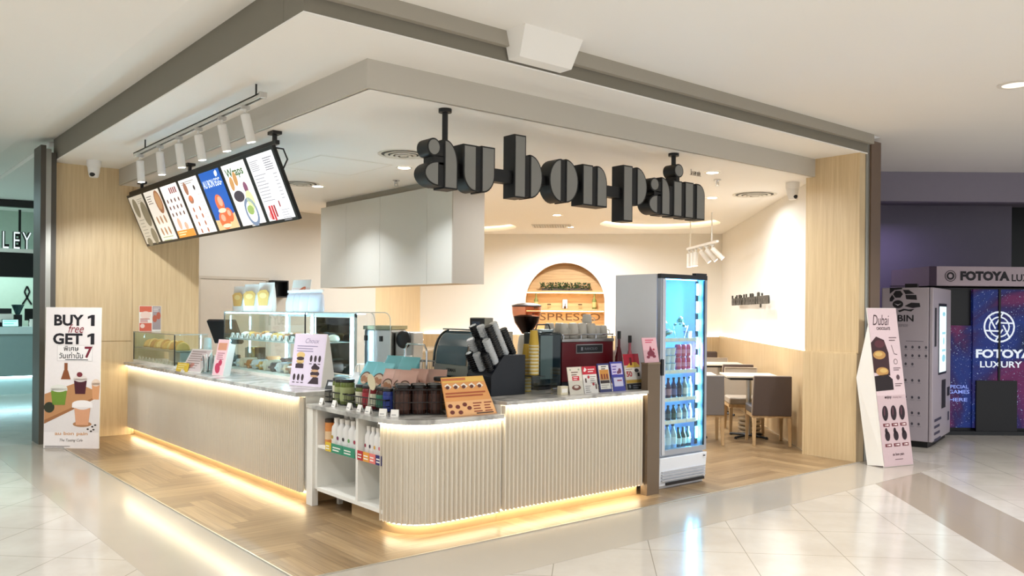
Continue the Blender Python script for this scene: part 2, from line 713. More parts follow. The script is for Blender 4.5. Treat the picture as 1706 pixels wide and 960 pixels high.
# dropped band and the inner ceiling with two round coves
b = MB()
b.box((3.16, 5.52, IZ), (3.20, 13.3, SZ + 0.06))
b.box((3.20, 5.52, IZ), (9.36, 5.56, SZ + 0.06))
struct(b.build('ceiling_band', M('band_shaded_white', 'c6c1b7', 0.8, noise=0.012, scale=3)))  # white ceiling paint, greyed here to carry the shade on the band
bm = bmesh.new()
loops = [[(3.19, 5.55), (9.40, 5.55), (14.75, 10.9), (9.3, 16.4), (3.19, 16.4)]]
COVES = [(12.09, 10.33, 1.1), (9.75, 13.35, 1.08)]
for cx, cy, cr_ in COVES:
    loops.append([(cx + cr_ * math.cos(2 * math.pi * k / 48), cy + cr_ * math.sin(2 * math.pi * k / 48)) for k in range(48)])
edges = []
for lp in loops:
    vs = [bm.verts.new((x, y, IZ)) for x, y in lp]
    edges += [bm.edges.new((vs[i], vs[(i + 1) % len(vs)])) for i in range(len(vs))]
bmesh.ops.triangle_fill(bm, use_beauty=True, use_dissolve=False, edges=edges, normal=(0, 0, -1))
me = bpy.data.meshes.new('ceiling_inner')
bm.to_mesh(me)
bm.free()
me.materials.append(CEILW)
o = bpy.data.objects.new('ceiling_inner', me)
COL.objects.link(o)
struct(o)
for i, (cx, cy, cr_) in enumerate(COVES):
    b = MB()
    n = 48
    ring0 = [(cx + cr_ * math.cos(2 * math.pi * k / n), cy + cr_ * math.sin(2 * math.pi * k / n), IZ) for k in range(n)]
    ring1 = [(x, y, IZ + 0.10) for x, y, z in ring0]
    b.loft([ring0, ring1], cap=False)
    b._f([b._v(p) for p in ring1])
    o = struct(b.build('ceiling_cove', CEILW))
    b = MB()
    for k in range(n):
        a0, a1 = 2 * math.pi * k / n, 2 * math.pi * (k + 1) / n
        b._f([b._v((cx + rr * math.cos(a), cy + rr * math.sin(a), IZ + 0.085)) for rr, a in ((cr_ - .03, a0), (cr_ - .005, a0), (cr_ - .005, a1), (cr_ - .03, a1))][::-1])
    b.build('cove_light', E('led_cove', 'ffe9c4', 2.0), o)
struct(MB().prism_z([(3.19, 5.55), (9.40, 5.55), (14.75, 10.9), (9.3, 16.4), (3.19, 16.4)], 3.9, 3.95).build('ceiling_slab', TAUPE))

# left-hand oak wall with its panel joints, and the pier next to the neighbouring shop
YB = 12.10
b = MB()
b.box((SX, YB, 1.272), (3.335, YB + 0.18, SZ + 0.05))
b.box((SX, YB, 0), (3.335, YB + 0.18, 1.262))
b.box((3.345, YB, 0), (4.235, YB + 0.18, SZ + 0.05))
b.box((SX + 0.01, YB + 0.01, 0), (4.2, YB + 0.17, SZ))
struct(b.build('wall_left', OAK, smooth=False))
struct(MB().box((4.10, YB + 0.18, 0), (4.235, 13.4, 3.9)).build('wall_return', GREYW))
b = MB()
b.box((2.185, 11.86, 0), (2.245, 12.28, 3.74))
b.box((2.305, 11.88, 0), (SX - 0.004, 12.28, 3.66))
struct(b.build('pillar_left', M('pier_bronze', '4b463e', 0.5)))
struct(MB().box((2.245, 11.87, 0), (2.305, 12.28, 3.70)).build('trim_3', M('pier_metal', 'a5a49c', 0.35, metal=0.6)))
# kitchen wall
struct(MB().box((4.235, 13.3, 0), (7.82, 13.45, 3.4)).build('wall_kitchen', GREYW))
t = thing('door_1', None, None, (4.62, 13.3, 0))
t['kind'] = 'structure'
MB().box((0.05, -0.035, 0.0), (1.12, -0.005, 2.18)).build('door_leaf', M('door_paint', 'c4bbad', 0.6), t)
b = MB()
b.box((0.0, -0.045, 0), (0.05, 0, 2.23))
b.box((1.12, -0.045, 0), (1.17, 0, 2.23))
b.box((0.05, -0.045, 2.185), (1.12, 0, 2.23))
b.build('door_frame', M('door_frame_paint', 'b7ad9e', 0.6), t)
t = thing('wall_cabinet', 'black open cabinet box on the kitchen wall beside the door', 'cabinet', (5.92, 13.3, 1.93))
b = MB()
b.box((-0.14, -0.20, -0.02), (0.14, -0.001, 0.0)).box((-0.14, -0.20, 0.24), (0.14, -0.001, 0.26))
b.box((-0.14, -0.20, 0), (-0.12, -0.001, 0.24)).box((0.12, -0.20, 0), (0.14, -0.001, 0.24)).box((-0.12, -0.02, 0), (0.12, -0.001, 0.24))
b.build('cabinet_body', BLACK, t)
# oak panel wall between kitchen and rear wall
def slab(name, p, q, z0, z1, thick, mat):       # upright slab between two plan points; the visible face is the right side of p->q
    d = (Vector((q[0], q[1], 0)) - Vector((p[0], p[1], 0))).normalized()
    n = Vector((-d.y, d.x, 0)) * thick
    poly = [(p[0], p[1]), (q[0], q[1]), (q[0] + n.x, q[1] + n.y), (p[0] + n.x, p[1] + n.y)]
    return MB().prism_z(poly, z0, z1).build(name, mat, smooth=False)
struct(slab('wall_oak_upper', (7.80, 13.30), (10.06, 15.24), 1.25, 3.4, 0.15, OAK))
struct(slab('wall_oak_lower', (7.86, 13.22), (10.12, 15.16), 0, 1.24, 0.22, OAKD))
# rear wall with an arched niche (local x along the wall to the right, y away)
t = thing('wall_rear', None, None, (12.255, 13.045, 0), DIAG)
t['kind'] = 'structure'
NW, NZ0, NZ1 = 0.835, 1.24, 2.75          # niche half width, its foot, its crown
NC = NZ1 - NW
arch = [(-NW, NZ0)] + [(NW * math.cos(math.pi - math.pi * k / 28), NC + NW * math.sin(math.pi * k / 28)) for k in range(29)] + [(NW, NZ0)]
bm = bmesh.new()
edges = []
for lp in ([(-3.2, 0), (3.4, 0), (3.4, 3.5), (-3.2, 3.5)], arch):
    vs = [bm.verts.new((x, 0, z)) for x, z in lp]
    edges += [bm.edges.new((vs[i], vs[(i + 1) % len(vs)])) for i in range(len(vs))]
bmesh.ops.triangle_fill(bm, use_beauty=True, use_dissolve=False, edges=edges, normal=(0, -1, 0))
me = bpy.data.meshes.new('wall_face')
bm.to_mesh(me)
bm.free()
me.materials.append(WALLW)
o = bpy.data.objects.new('wall_face', me)
COL.objects.link(o)
o.parent = t
NOAK = wood_mat('niche_oak', 'd8b27c', 'b98f5c', 'X', 0.5)
b = MB()
b.loft([[(x, 0, z) for x, z in arch], [(x, 0.30, z) for x, z in arch]], cap=False)
b._f([b._v((x, 0.30, z)) for x, z in arch])
b.build('niche_lining', NOAK, t)
b = MB()
b.box((-NW, 0.02, 2.125), (NW, 0.30, 2.165)).box((-NW, 0.02, 1.735), (NW, 0.30, 1.775))
b.build('niche_shelf', NOAK, t)
b = MB()
b.box((-NW + 0.02, 0.05, 2.112), (NW - 0.02, 0.065, 2.124)).box((-NW + 0.02, 0.05, 1.722), (NW - 0.02, 0.065, 1.734))
b.build('niche_light', E('led_niche', 'ffe0ac', 9.0), t)
b = MB()
b.box((-3.2, -0.10, 0), (3.4, -0.001, 1.225))
b.build('wainscot', OAKD, t)
MB().box((-3.1, -0.05, 1.226), (3.3, -0.035, 1.233)).build('ledge_light', E('led_ledge', 'ffeac2', 6.0), t)
MB().use(M('niche_letter', '6b4a2a', 0.5)).text('ESPRESSO', -0.71, 1.53, w=1.46, h=0.155, y=0.296, depth=0.004).build('lettering', None, t)

# right-hand wall on the diagonal, and the pillar that ends the shop
t = thing('wall_right', None, None, (9.343, 5.613, 0), R(45))      # local x runs away along the wall, y to the left of it
t['kind'] = 'structure'
MB().box((0, -0.16, 1.24), (7.4, -0.06, 3.4)).build('wall_face', WALLW, t)
MB().box((0, -0.20, 0), (7.4, 0.0, 1.245)).build('wainscot', OAKD, t)
MB().box((0.05, -0.05, 1.2455), (7.3, -0.035, 1.252)).build('ledge_light', E('led_ledge', 'ffeac2', 6.0), t)
b = MB()
b.box((9.26, 4.957, 0), (9.43, 5.64, 1.245))
b.box((9.30, 4.957, 1.25), (9.43, 5.64, SZ + 0.03))
b.box((9.27, 4.967, 0), (9.43, 5.64, 1.26))
struct(b.build('pillar_right', OAK, smooth=False))
MB().box((9.272, 4.98, 1.2455), (9.284, 5.62, 1.2515)).build('ledge_light', E('led_ledge', 'ffeac2', 6.0), bpy.data.objects['pillar_right'])
struct(MB().box((9.435, 4.95, 0), (9.515, 5.64, 3.72)).build('trim_4', M('pier_metal', 'a5a49c', 0.35, metal=0.6)))
struct(MB().box((9.515, 4.93, 0), (9.74, 5.64, 3.74)).build('pillar_mall', M('pier_brown', '6d5847', 0.5)))
struct(slab('wall_flank', (9.60, 5.64), (14.6, 10.64), 0, 3.9, -0.1, GREYW))

# violet corner behind the machines: walls square to the camera's view
vr = thing('wall_booth', None, None, (0, 0, 0), HEAD - R(90))
vr['kind'] = 'structure'
VIO = M('violet_grey_paint', '8d8796', 0.8, noise=0.03)
MB().box((4.9, 14.6, 0), (8.62, 14.75, 3.8)).build('wall_face', VIO, vr)
MB().box((4.9, 12.35, 3.37), (14, 12.5, 3.8)).build('bulkhead', VIO, vr)
MB().box((4.9, 12.5, 3.6), (14, 14.75, 3.7)).build('lowered_ceiling', VIO, vr)
b = MB()
b.box((8.62, 15.4, 0), (14, 15.5, 3.7))
b.build('dark_opening', BLACK, vr)
# ================================================================== counters
FLUTE = M('fluted_panel', 'd9d0c0', 0.5, noise=0.015)
MARBLE = None


def marble_mat():
    m = bpy.data.materials.new('grey_marble')
    m.use_nodes = True
    nt = m.node_tree
    b = nt.nodes['Principled BSDF']
    b.inputs['Roughness'].default_value = 0.22
    tc = nt.nodes.new('ShaderNodeTexCoord')
    nz = nt.nodes.new('ShaderNodeTexNoise')
    nz.inputs['Scale'].default_value = 2.6
    nz.inputs['Detail'].default_value = 8
    nz.inputs['Distortion'].default_value = 1.6
    cr = nt.nodes.new('ShaderNodeValToRGB')
    e = cr.color_ramp.elements
    e[0].position, e[0].color = 0.38, lin('96938e')
    e[1].position, e[1].color = 0.60, lin('c9c6c0')
    n = e.new(0.5)
    n.color = lin('b9b6b0')
    nt.links.new(tc.outputs['Object'], nz.inputs['Vector'])
    nt.links.new(nz.outputs['Fac'], cr.inputs['Fac'])
    nt.links.new(cr.outputs[0], b.inputs['Base Color'])
    return m


MARBLE = marble_mat()
KICK = M('kick_oak', 'b79a70', 0.5)


def resample(path, step):
    pts = [Vector((p[0], p[1])) for p in path]
    seg = [(b - a).length for a, b in zip(pts[:-1], pts[1:])]
    tot = sum(seg)
    n = max(1, round(tot / step))
    out = []
    for k in range(n + 1):
        d = tot * k / n
        i = 0
        while i < len(seg) - 1 and d > seg[i]:
            d -= seg[i]
            i += 1
        t = (pts[i + 1] - pts[i]).normalized()
        out.append((pts[i] + t * d, t))
    return out, tot / n


def fluted(path, z0, z1, name, parent, pitch=0.043, depth=0.026):
    """narrow upright fins along a plan path; they bulge to the right of the direction of travel"""
    sub = 8
    pts, st = resample(path, pitch / sub)
    b = MB()
    row0, row1 = [], []
    for i, (p, t) in enumerate(pts):
        n = Vector((t.y, -t.x))
        ph = (i % sub) / sub
        q = p + n * (depth * (1.0 if ph < 0.20 else 0.0))
        row0.append(b._v((q.x, q.y, z0)))
        row1.append(b._v((q.x, q.y, z1)))
    for i in range(len(row0) - 1):
        b._f([row0[i], row0[i + 1], row1[i + 1], row1[i]])
    row0, row1 = [row0[0], row0[-1]], [row1[0], row1[-1]]
    # back skin gives the panel its thickness
    bk0, bk1 = [], []
    for p, t in pts[::sub] + ([pts[-1]] if (len(pts) - 1) % sub else []):
        n = Vector((t.y, -t.x))
        q = p - n * 0.018
        bk0.append(b._v((q.x, q.y, z0)))
        bk1.append(b._v((q.x, q.y, z1)))
    for i in range(len(bk0) - 1):
        b._f([bk0[i + 1], bk0[i], bk1[i], bk1[i + 1]])
    b._f([row0[0], row1[0], bk1[0], bk0[0]])
    b._f([row0[-1], bk0[-1], bk1[-1], row1[-1]])
    o = b.build(name, FLUTE, parent)
    return o


def ribbon(path, off0, off1, z0, z1, name, mat, parent):
    """a strip following a plan path between two offsets (to the right of travel)"""
    b = MB()
    pts, _ = resample(path, 0.05)
    rings = []
    for p, t in pts:
        n = Vector((t.y, -t.x))
        a, c = p + n * off0, p + n * off1
        rings.append([(a.x, a.y, z0), (c.x, c.y, z0), (c.x, c.y, z1), (a.x, a.y, z1)])
    b.loft(rings)
    return b.build(name, mat, parent)


CT = 0.985                                    # top of the service counter
# travel towards the viewer's right keeps the customers on the right-hand side of the path
left_path = [(3.318, YB - 0.005), (3.318, 6.87)]
arc = [(3.385, 5.63)]
for k in range(0, 13):
    a = R(180 + 90 * k / 12)
    arc.append((3.685 + 0.30 * math.cos(a), 5.585 + 0.30 * math.sin(a)))
corner_path = arc + [(4.272, 5.285)]
right_path = [(4.285, 5.27), (5.955, 5.27)]

t = thing('service_counter', 'long white fluted service counter with grey marble top along the left side', 'counter', (0, 0, 0))
fluted(left_path, 0.105, 0.935, 'fluted_front', t)
MB().box((3.24, 6.845, 0.945), (4.42, YB - 0.002, CT)).build('worktop', MARBLE, t, bevel=0.004)
MB().box((3.345, 6.87, 0.11), (4.36, YB - 0.002, 0.944)).build('counter_body', LAM, t)
MB().box((3.375, 6.87, 0), (4.30, YB - 0.002, 0.109)).build('kick_board', KICK, t)
MB().box((3.268, 6.88, 0.936), (3.284, YB - 0.01, 0.944)).build('top_light_strip', LEDW, t)
MB().box((3.345, 6.88, 0.098), (3.360, YB - 0.01, 0.1085)).build('foot_light_strip', LEDW, t)

t = thing('barista_counter', 'white fluted barista counter with grey marble top beside the drinks fridge', 'counter', (0, 0, 0))
fluted(right_path, 0.105, 0.945, 'fluted_front', t)
b = MB()
b.prism_z([(4.27, 5.205), (5.962, 5.205), (5.962, 5.315), (6.232, 5.315), (6.232, 6.845), (4.27, 6.845)], 0.955, CT)
b.build('worktop', MARBLE, t, bevel=0.004)
MB().prism_z([(4.275, 5.292), (5.958, 5.292), (5.958, 5.32), (6.225, 5.32), (6.225, 6.80), (4.275, 6.80)], 0.11, 0.954).build('counter_body', LAM, t)
MB().box((4.27, 5.335, 0), (5.95, 6.75, 0.109)).build('kick_board', KICK, t)
MB().box((4.29, 5.224, 0.944), (5.955, 5.238, 0.9545)).build('top_light_strip', LEDW, t)
MB().box((4.29, 5.295, 0.096), (5.95, 5.31, 0.1085)).build('foot_light_strip', LEDW, t)

t = thing('end_post', 'brown wooden end post between barista counter and drinks fridge', 'post', (6.055, 5.31, 0))
MB().box((-0.085, -0.085, 0), (0.085, -0.005, 1.225)).build('post_body', M('post_oak', '6e5d4b', 0.5), t)
MB().box((-0.088, -0.09, 1.2255), (0.088, -0.002, 1.24)).build('post_cap', M('post_cap', '84725c', 0.5), t)

# low corner display: curved fluted front, open shelves towards the left
LT = 0.885
t = thing('corner_display_counter', 'low rounded corner counter with open white bottle shelves and fluted curved front', 'counter', (0, 0, 0))
fluted(corner_path, 0.095, 0.838, 'fluted_front', t)
top_poly = [(3.335, 6.843), (3.335, 5.60)]
for k in range(0, 13):
    a = R(180 + 90 * k / 12)
    top_poly.append((3.70 + 0.365 * math.cos(a), 5.60 + 0.365 * math.sin(a)))
top_poly += [(4.268, 5.235), (4.268, 6.843)]
MB().prism_z(top_poly, 0.848, LT).build('worktop', MARBLE, t, bevel=0.004)
ribbon(corner_path, 0.026, 0.040, 0.8385, 0.8475, 'top_light_strip', LEDW, t)
kick_path = [(min(p[0] + 0.03, 4.268), p[1] + 0.05) for p in corner_path]
ribbon(kick_path, -0.02, 0.0, 0, 0.0935, 'kick_board', KICK, t)
ribbon(corner_path, -0.036, -0.020, 0.085, 0.0935, 'foot_light_strip', LEDW, t)
SW = M('shelf_white', 'e9e7df', 0.5, noise=0.01)
b = MB()
b.box((3.37, 6.69, 0.155), (3.96, 6.73, 0.8475))          # left side panel
b.box((3.37, 5.985, 0.175), (3.95, 6.02, 0.8475))         # divider
b.box((3.95, 5.575, 0.155), (3.97, 6.73, 0.8475))          # back
b.box((3.41, 5.575, 0.155), (3.95, 5.605, 0.8475))          # right side, behind the curve
b.build('shelf_carcass', SW, t)
MB().box((3.37, 5.605, 0.145), (3.97, 6.69, 0.175)).build('shelf_board', SW, t)
MB().box((3.375, 6.02, 0.515), (3.95, 6.69, 0.54)).build('shelf_board', SW, t)
MB().box((3.375, 5.605, 0.515), (3.95, 5.985, 0.54)).build('shelf_board', SW, t)
MB().box((3.345, 6.73, 0), (3.40, 6.842, 0.8475)).build('leg', SW, t)
MB().box((3.56, 6.65, 0), (3.60, 6.69, 0.145)).build('leg', SW, t)
MB().box((3.46, 5.62, 0), (3.48, 6.24, 0.145)).build('plinth', KICK, t)
# ================================================================== hanging shop sign
SIGN_FACE = M('sign_face', '858582', 0.45, noise=0.02)
SIGN_SIDE = M('sign_side', '08090b', 0.5, noise=0.02)
X0, Z0 = 3.70, 2.70


def arcp(cx, cz, rx, rz, a0, a1, n=14):
    return [(cx + rx * math.cos(R(a0 + (a1 - a0) * k / n)), cz + rz * math.sin(R(a0 + (a1 - a0) * k / n))) for k in range(n + 1)]


def half_left(xr, xl, z0, z1):        # D with its round side to the left
    return [(xr, z0), (xr, z1)] + arcp(xr, (z0 + z1) / 2, xr - xl, (z1 - z0) / 2, 90, 270)[1:-1]


def half_right(xl, xr, z0, z1):
    return arcp(xl, (z0 + z1) / 2, xr - xl, (z1 - z0) / 2, -90, 90)


def bar_(x0, x1, z0, z1):
    return [(x0, z0), (x1, z0), (x1, z1), (x0, z1)]


def shoulder_r(x0, x1, z0, z1, rx, rz):   # bar with a rounded top right corner
    return [(x0, z0), (x1, z0)] + arcp(x1 - rx, z1 - rz, rx, rz, 0, 90, 10) + [(x0, z1)]


def foot_l(x0, x1, z0, z1, rx, rz):       # rounded bottom left
    return arcp(x0 + rx, z0 + rz, rx, rz, 180, 270, 10) + [(x1, z0), (x1, z1), (x0, z1)]


def foot_r(x0, x1, z0, z1, rx, rz):
    return [(x0, z0)] + arcp(x1 - rx, z0 + rz, rx, rz, 270, 360, 10) + [(x1, z1), (x0, z1)]


def dot(cx, cz, rx, rz):
    return arcp(cx, cz, rx, rz, 0, 360, 24)[:-1]


def inset(poly, d):
    n = len(poly)
    area = sum(poly[i][0] * poly[(i + 1) % n][1] - poly[(i + 1) % n][0] * poly[i][1] for i in range(n))
    sgn = 1 if area > 0 else -1
    out = []
    for i in range(n):
        a, b, c = Vector(poly[i - 1]), Vector(poly[i]), Vector(poly[(i + 1) % n])
        u, v = (b - a), (c - b)
        if u.length < 1e-6 or v.length < 1e-6:
            out.append(tuple(b))
            continue
        u, v = u.normalized(), v.normalized()
        n1, n2 = Vector((-u.y, u.x)) * sgn, Vector((-v.y, v.x)) * sgn
        m = n1 + n2
        k = d / max(0.35, 1 + n1.dot(n2)) if m.length > 1e-6 else 0
        out.append((b.x + m.x * k, b.y + m.y * k))
    return out


xh, bl = 3.09, 2.70
LET = {
    'a': ([dot(3.83, 3.02, .066, .073), half_left(3.882, 3.738, bl + .008, 2.913), shoulder_r(3.93, 4.066, bl - .004, xh + .005, .12, .20)], [(3.83, 2.885, 3.95, 2.955), (3.875, 2.71, 3.94, 2.905), (3.86, 2.95, 3.94, 3.06)]),
    'u': ([foot_l(4.122, 4.26, bl, xh - .005, .125, .16), foot_r(4.31, 4.455, bl, xh + .002, .13, .16)], [(4.25, 2.71, 4.32, 3.085)]),
    'b': ([bar_(4.668, 4.80, bl - .006, 3.242), half_right(4.848, 4.995, bl, xh - .006)], [(4.79, 2.71, 4.86, 3.07)]),
    'o': ([half_left(5.226, 5.076, bl, xh + .004), half_right(5.28, 5.437, bl, xh + .008)], [(5.22, 2.71, 5.29, 3.09)]),
    'n': ([bar_(5.492, 5.628, bl, xh - .01), shoulder_r(5.677, 5.817, bl, xh - .008, .12, .17)], [(5.62, 2.70, 5.69, 3.07)]),
    'p': ([bar_(6.04, 6.175, 2.592, 3.136), half_right(6.235, 6.385, 2.755, 3.134)], [(6.17, 2.76, 6.245, 3.12)]),
    'a.': ([dot(6.50, 2.994, .068, .068), half_left(6.548, 6.412, bl, 2.895), shoulder_r(6.605, 6.738, bl - .002, xh - .012, .12, .18)], [(6.54, 2.705, 6.62, 2.90), (6.50, 2.885, 6.62, 2.93), (6.53, 2.92, 6.62, 3.03)]),
    'i': ([bar_(6.79, 6.928, bl - .004, 3.066), dot(6.874, 3.172, .073, .07)], [(6.84, 3.05, 6.89, 3.12), (6.735, 2.71, 6.80, 3.0)]),
    'n.': ([bar_(6.975, 7.116, bl - .007, 3.07), shoulder_r(7.16, 7.303, bl - .008, 3.068, .11, .12)], [(7.11, 2.70, 7.165, 3.05), (6.925, 2.70, 6.98, 3.05)]),
}
t = thing('hanging_sign', 'large black and grey letter sign hanging from the ceiling above the barista counter', 'sign', (0, 5.62, 0))
DEPTH = 0.15
for ch, (polys, links) in LET.items():
    b = MB()
    for p in polys:
        b.prism(p, 0, DEPTH)
    for x0, z0, x1, z1 in links:
        b.box((x0, 0.004, z0), (x1, DEPTH - 0.002, z1))
    body = b.build('letter', SIGN_SIDE, t)
    f = MB()
    for p in polys:
        f.prism(inset(p, 0.013), -0.004, 0.002)
    f.build('letter_face', SIGN_FACE, body)
for a, c in (((4.45, 0.03, 2.815), (4.69, 0.12, 2.925)), ((5.81, 0.03, 2.815), (6.06, 0.12, 2.92)), ((4.05, 0.05, 2.80), (4.13, 0.11, 2.92)),
             ((4.99, 0.05, 2.84), (5.09, 0.11, 2.93)), ((5.43, 0.05, 2.84), (5.50, 0.11, 2.93)), ((6.38, 0.05, 2.84), (6.43, 0.11, 2.93))):
    MB().box(a, c).build('connecting_bar', SIGN_SIDE, t)
for rx, rz in ((3.985, 3.09), (6.874, 3.24)):
    b = MB()
    b.cyl((rx, 0.07, rz), 0.024, IZ - rz - 0.02, 12).cyl((rx, 0.07, IZ - 0.03), 0.055, 0.029, 16)
    b.build('hanger_rod', SIGN_SIDE, t)
b = MB()
b.use(M('thin_letter', '4a4a4a', 0.5)).text('โอ บอง แปง', 7.13, 3.17, w=0.16, h=0.055, y=0.05, depth=0.002, bold=-0.008)
b.box((7.12, 0.046, 3.164), (7.30, 0.054, 3.167))
b.build('small_lettering', None, t)
# ================================================================== things on the ceiling and walls
# overhead cabinet hung from the kitchen ceiling
t = thing('overhead_hood', 'large white panelled overhead box hanging from the ceiling over the kitchen', 'hood', (6.0, 8.40, 2.045))
PANEL = M('hood_panel', 'd0d1cb', 0.45, noise=0.01)
for y0, y1 in ((0.0, 0.545), (0.55, 1.70), (1.705, 2.65), (2.655, 3.45)):
    MB().box((0, y0, 0), (0.02, y1, 1.225)).build('front_panel', PANEL, t)
MB().box((0.02, 0.002, 0.002), (0.46, 3.45, 1.222)).build('hood_body', M('hood_body_paint', 'cfc6b8', 0.6), t)
MB().box((0.0, -0.018, 0), (0.483, 0.0, 1.225)).build('end_panel', M('hood_end', 'aea69a', 0.55, noise=0.01), t)
MB().box((0.06, 0.06, 1.2255), (0.44, 3.40, 1.3145)).build('ceiling_neck', M('hood_neck', 'aaa598', 0.7), t)


def diffuser(x, y, label, r=0.245, z=IZ):
    t = thing('round_diffuser', label, 'air vent', (x, y, z))
    VN = M('vent_white', 'dcd7cc', 0.5, noise=0.01)
    VG = M('vent_gap', '57544e', 0.8)
    for k, (r1, r0) in enumerate(((r, r * .84), (r * .74, r * .60), (r * .52, r * .40), (r * .33, r * .22))):
        b = MB()
        b.lathe([(r0, -0.002 - .008 * k), (r1, -0.006 - .006 * k), (r1, -0.001 - .004 * k), (r0, -0.001)], seg=32, cap=False)
        b.build('vent_ring', VN, t)
    MB().cyl((0, 0, -0.0025), r * 0.97, 0.0018, 32).build('vent_throat', VG, t)
    MB().lathe([(0.0, -0.026), (r * .14, -0.026), (r * .17, -0.004), (0, -0.004)], seg=24, cap=False).build('vent_core', VN, t)
    return t


diffuser(4.803, 7.618, 'round ceiling air vent with dark rings left of the hanging letter sign', 0.27)
diffuser(4.91, 10.295, 'round ceiling air vent just behind the right end of the menu screens', 0.25)
diffuser(10.053, 6.886, 'round white ceiling air vent near the camera by the right wall', 0.30)


def downlight(x, y, label, r=0.085, z=IZ, lit=True):
    t = thing('ceiling_downlight', label, 'ceiling light', (x, y, z), group='round recessed ceiling lights')
    MB().lathe([(r * .82, -0.001), (r * .82, -0.009), (r * 1.12, -0.006), (r * 1.12, -0.001)], seg=28, cap=False).build('trim_ring', M('lamp_trim', 'f1ece2', 0.4, noise=0), t)
    MB().cyl((0, 0, -0.0055), r * .82, 0.004, 28).build('lamp_disc', LAMP if lit else E('lamp_dim', 'f3eadb', 0.5), t)
    return t


DL = ['above the display case, just left of the hanging sign', 'behind the right end of the menu screens', 'nearest the camera, right of the hanging sign',
      'further of the two right of the hanging sign', 'under the letter o of the sign', 'in front of the rear wall beside the square grille']
for (x, y), lab in zip(SHOP_LAMPS_AND_FILL[:6], DL):
    downlight(x, y, 'lit round ceiling downlight ' + lab)
downlight(8.38, 3.0, 'white recessed downlight in the mall ceiling at the right edge', 0.13, CZ, lit=False)
bpy.data.objects['ceiling_downlight.006'].name = 'ceiling_downlight'

t = thing('ceiling_grille', 'square perforated return air grille in the ceiling before the rear wall', 'air vent', (10.911, 12.0, IZ), DIAG)
b = MB()
for i in range(-7, 8):
    b.box((i * 0.05 - 0.008, -0.28, -0.012), (i * 0.05 + 0.008, 0.28, -0.002))
for j in range(-5, 6):
    b.box((-0.37, j * 0.055 - 0.008, -0.011), (0.37, j * 0.055 + 0.008, -0.003))
b.build('grille_mesh', M('vent_white', 'dcd7cc'), t)
MB().box((-0.37, -0.28, -0.0019), (0.37, 0.28, -0.0005)).build('grille_back', M('vent_gap', '57544e'), t)


def sprinkler(x, y, label):
    t = thing('ceiling_sprinkler', label, 'sprinkler', (x, y, IZ))
    MB().cyl((0, 0, -0.012), 0.045, 0.011, 16).build('escutcheon', CHROME, t)
    b = MB()
    b.rod((0, 0, -.012), (0, 0, -.05), 0.012).rod((-.025, 0, -.02), (-.02, 0, -.07), 0.005).rod((.025, 0, -.02), (.02, 0, -.07), 0.005)
    b.build('sprinkler_body', CHROME, t)
    MB().cyl((0, 0, -0.078), 0.032, 0.004, 16).build('deflector', CHROME, t)


sprinkler(5.682, 9.176, 'chrome ceiling sprinkler above the white overhead box')
sprinkler(8.62, 6.44, 'small ceiling sprinkler below the right-hand downlights')

t = thing('access_panel', 'flush square access panel outline in the white ceiling', 'ceiling panel', (4.62, 8.75, IZ))
b = MB()
for a, c in (((-.45, -.5), (.45, -.485)), ((-.45, .485), (.45, .5)), ((-.45, -.485), (-.435, .485)), ((.435, -.485), (.45, .485))):
    b.box((a[0], a[1], -0.004), (c[0], c[1], -0.0005))
b.build('panel_frame', M('panel_trim', 'f3eee6', 0.6, noise=0), t)
MB().box((-.432, -.482, -0.003), (.432, .482, -0.0005)).build('panel_leaf', CEILW, t)


def cctv(x, y, z, label, rot):
    t = thing('security_camera', label, 'camera', (x, y, z), rot)
    CW = M('camera_white', 'e9e6e0', 0.35, noise=0)
    MB().lathe([(0.085, 0), (0.085, -0.055), (0.078, -0.085)][::-1], seg=24).build('camera_base', CW, t)
    MB().lathe([(0.046, -0.215), (0.056, -0.20), (0.070, -0.13), (0.074, -0.086)], seg=24).build('camera_housing', CW, t)
    MB().ball((0, -0.030, -0.178), (0.040, 0.040, 0.036), 16, 10).build('camera_lens', BLACK, t)


cctv(2.737, 11.62, SZ, 'white security camera on the soffit above the left oak wall', R(-35))
cctv(9.50, 5.95, IZ, 'white security camera on the ceiling beside the right pillar', R(-10))

# ------------------------------------------------------------------ track lights
TRK = M('track_grey', 'c9c7c1', 0.4, metal=0.2, noise=0)
SPOTW = M('spot_white', 'e8e6e1', 0.4, noise=0)
t = thing('light_track', 'grey ceiling light track hung over the menu screens', 'light track', (2.826, 8.40, 3.455))
b = MB()
b.box((-0.022, -1.76, -0.018), (-0.013, 1.76, 0.022)).box((0.013, -1.76, -0.018), (0.022, 1.76, 0.022)).box((-0.022, -1.76, 0.010), (0.022, 1.76, 0.022))
b.build('track_rail', TRK, t)
MB().box((-0.012, -1.74, -0.004), (0.012, 1.74, 0.0095)).build('track_slot', BLACK, t)
for y in (-1.64, 1.39):
    MB().cyl((0, y, 0.0225), 0.008, SZ - 3.455 - 0.0235, 10).build('hanger_rod', M('hanger_dark', '3a3a3a', 0.4, metal=0.6), t)
MB().box((-0.03, -1.79, -0.02), (0.03, -1.76, 0.026)).build('end_cap', TRK, t)


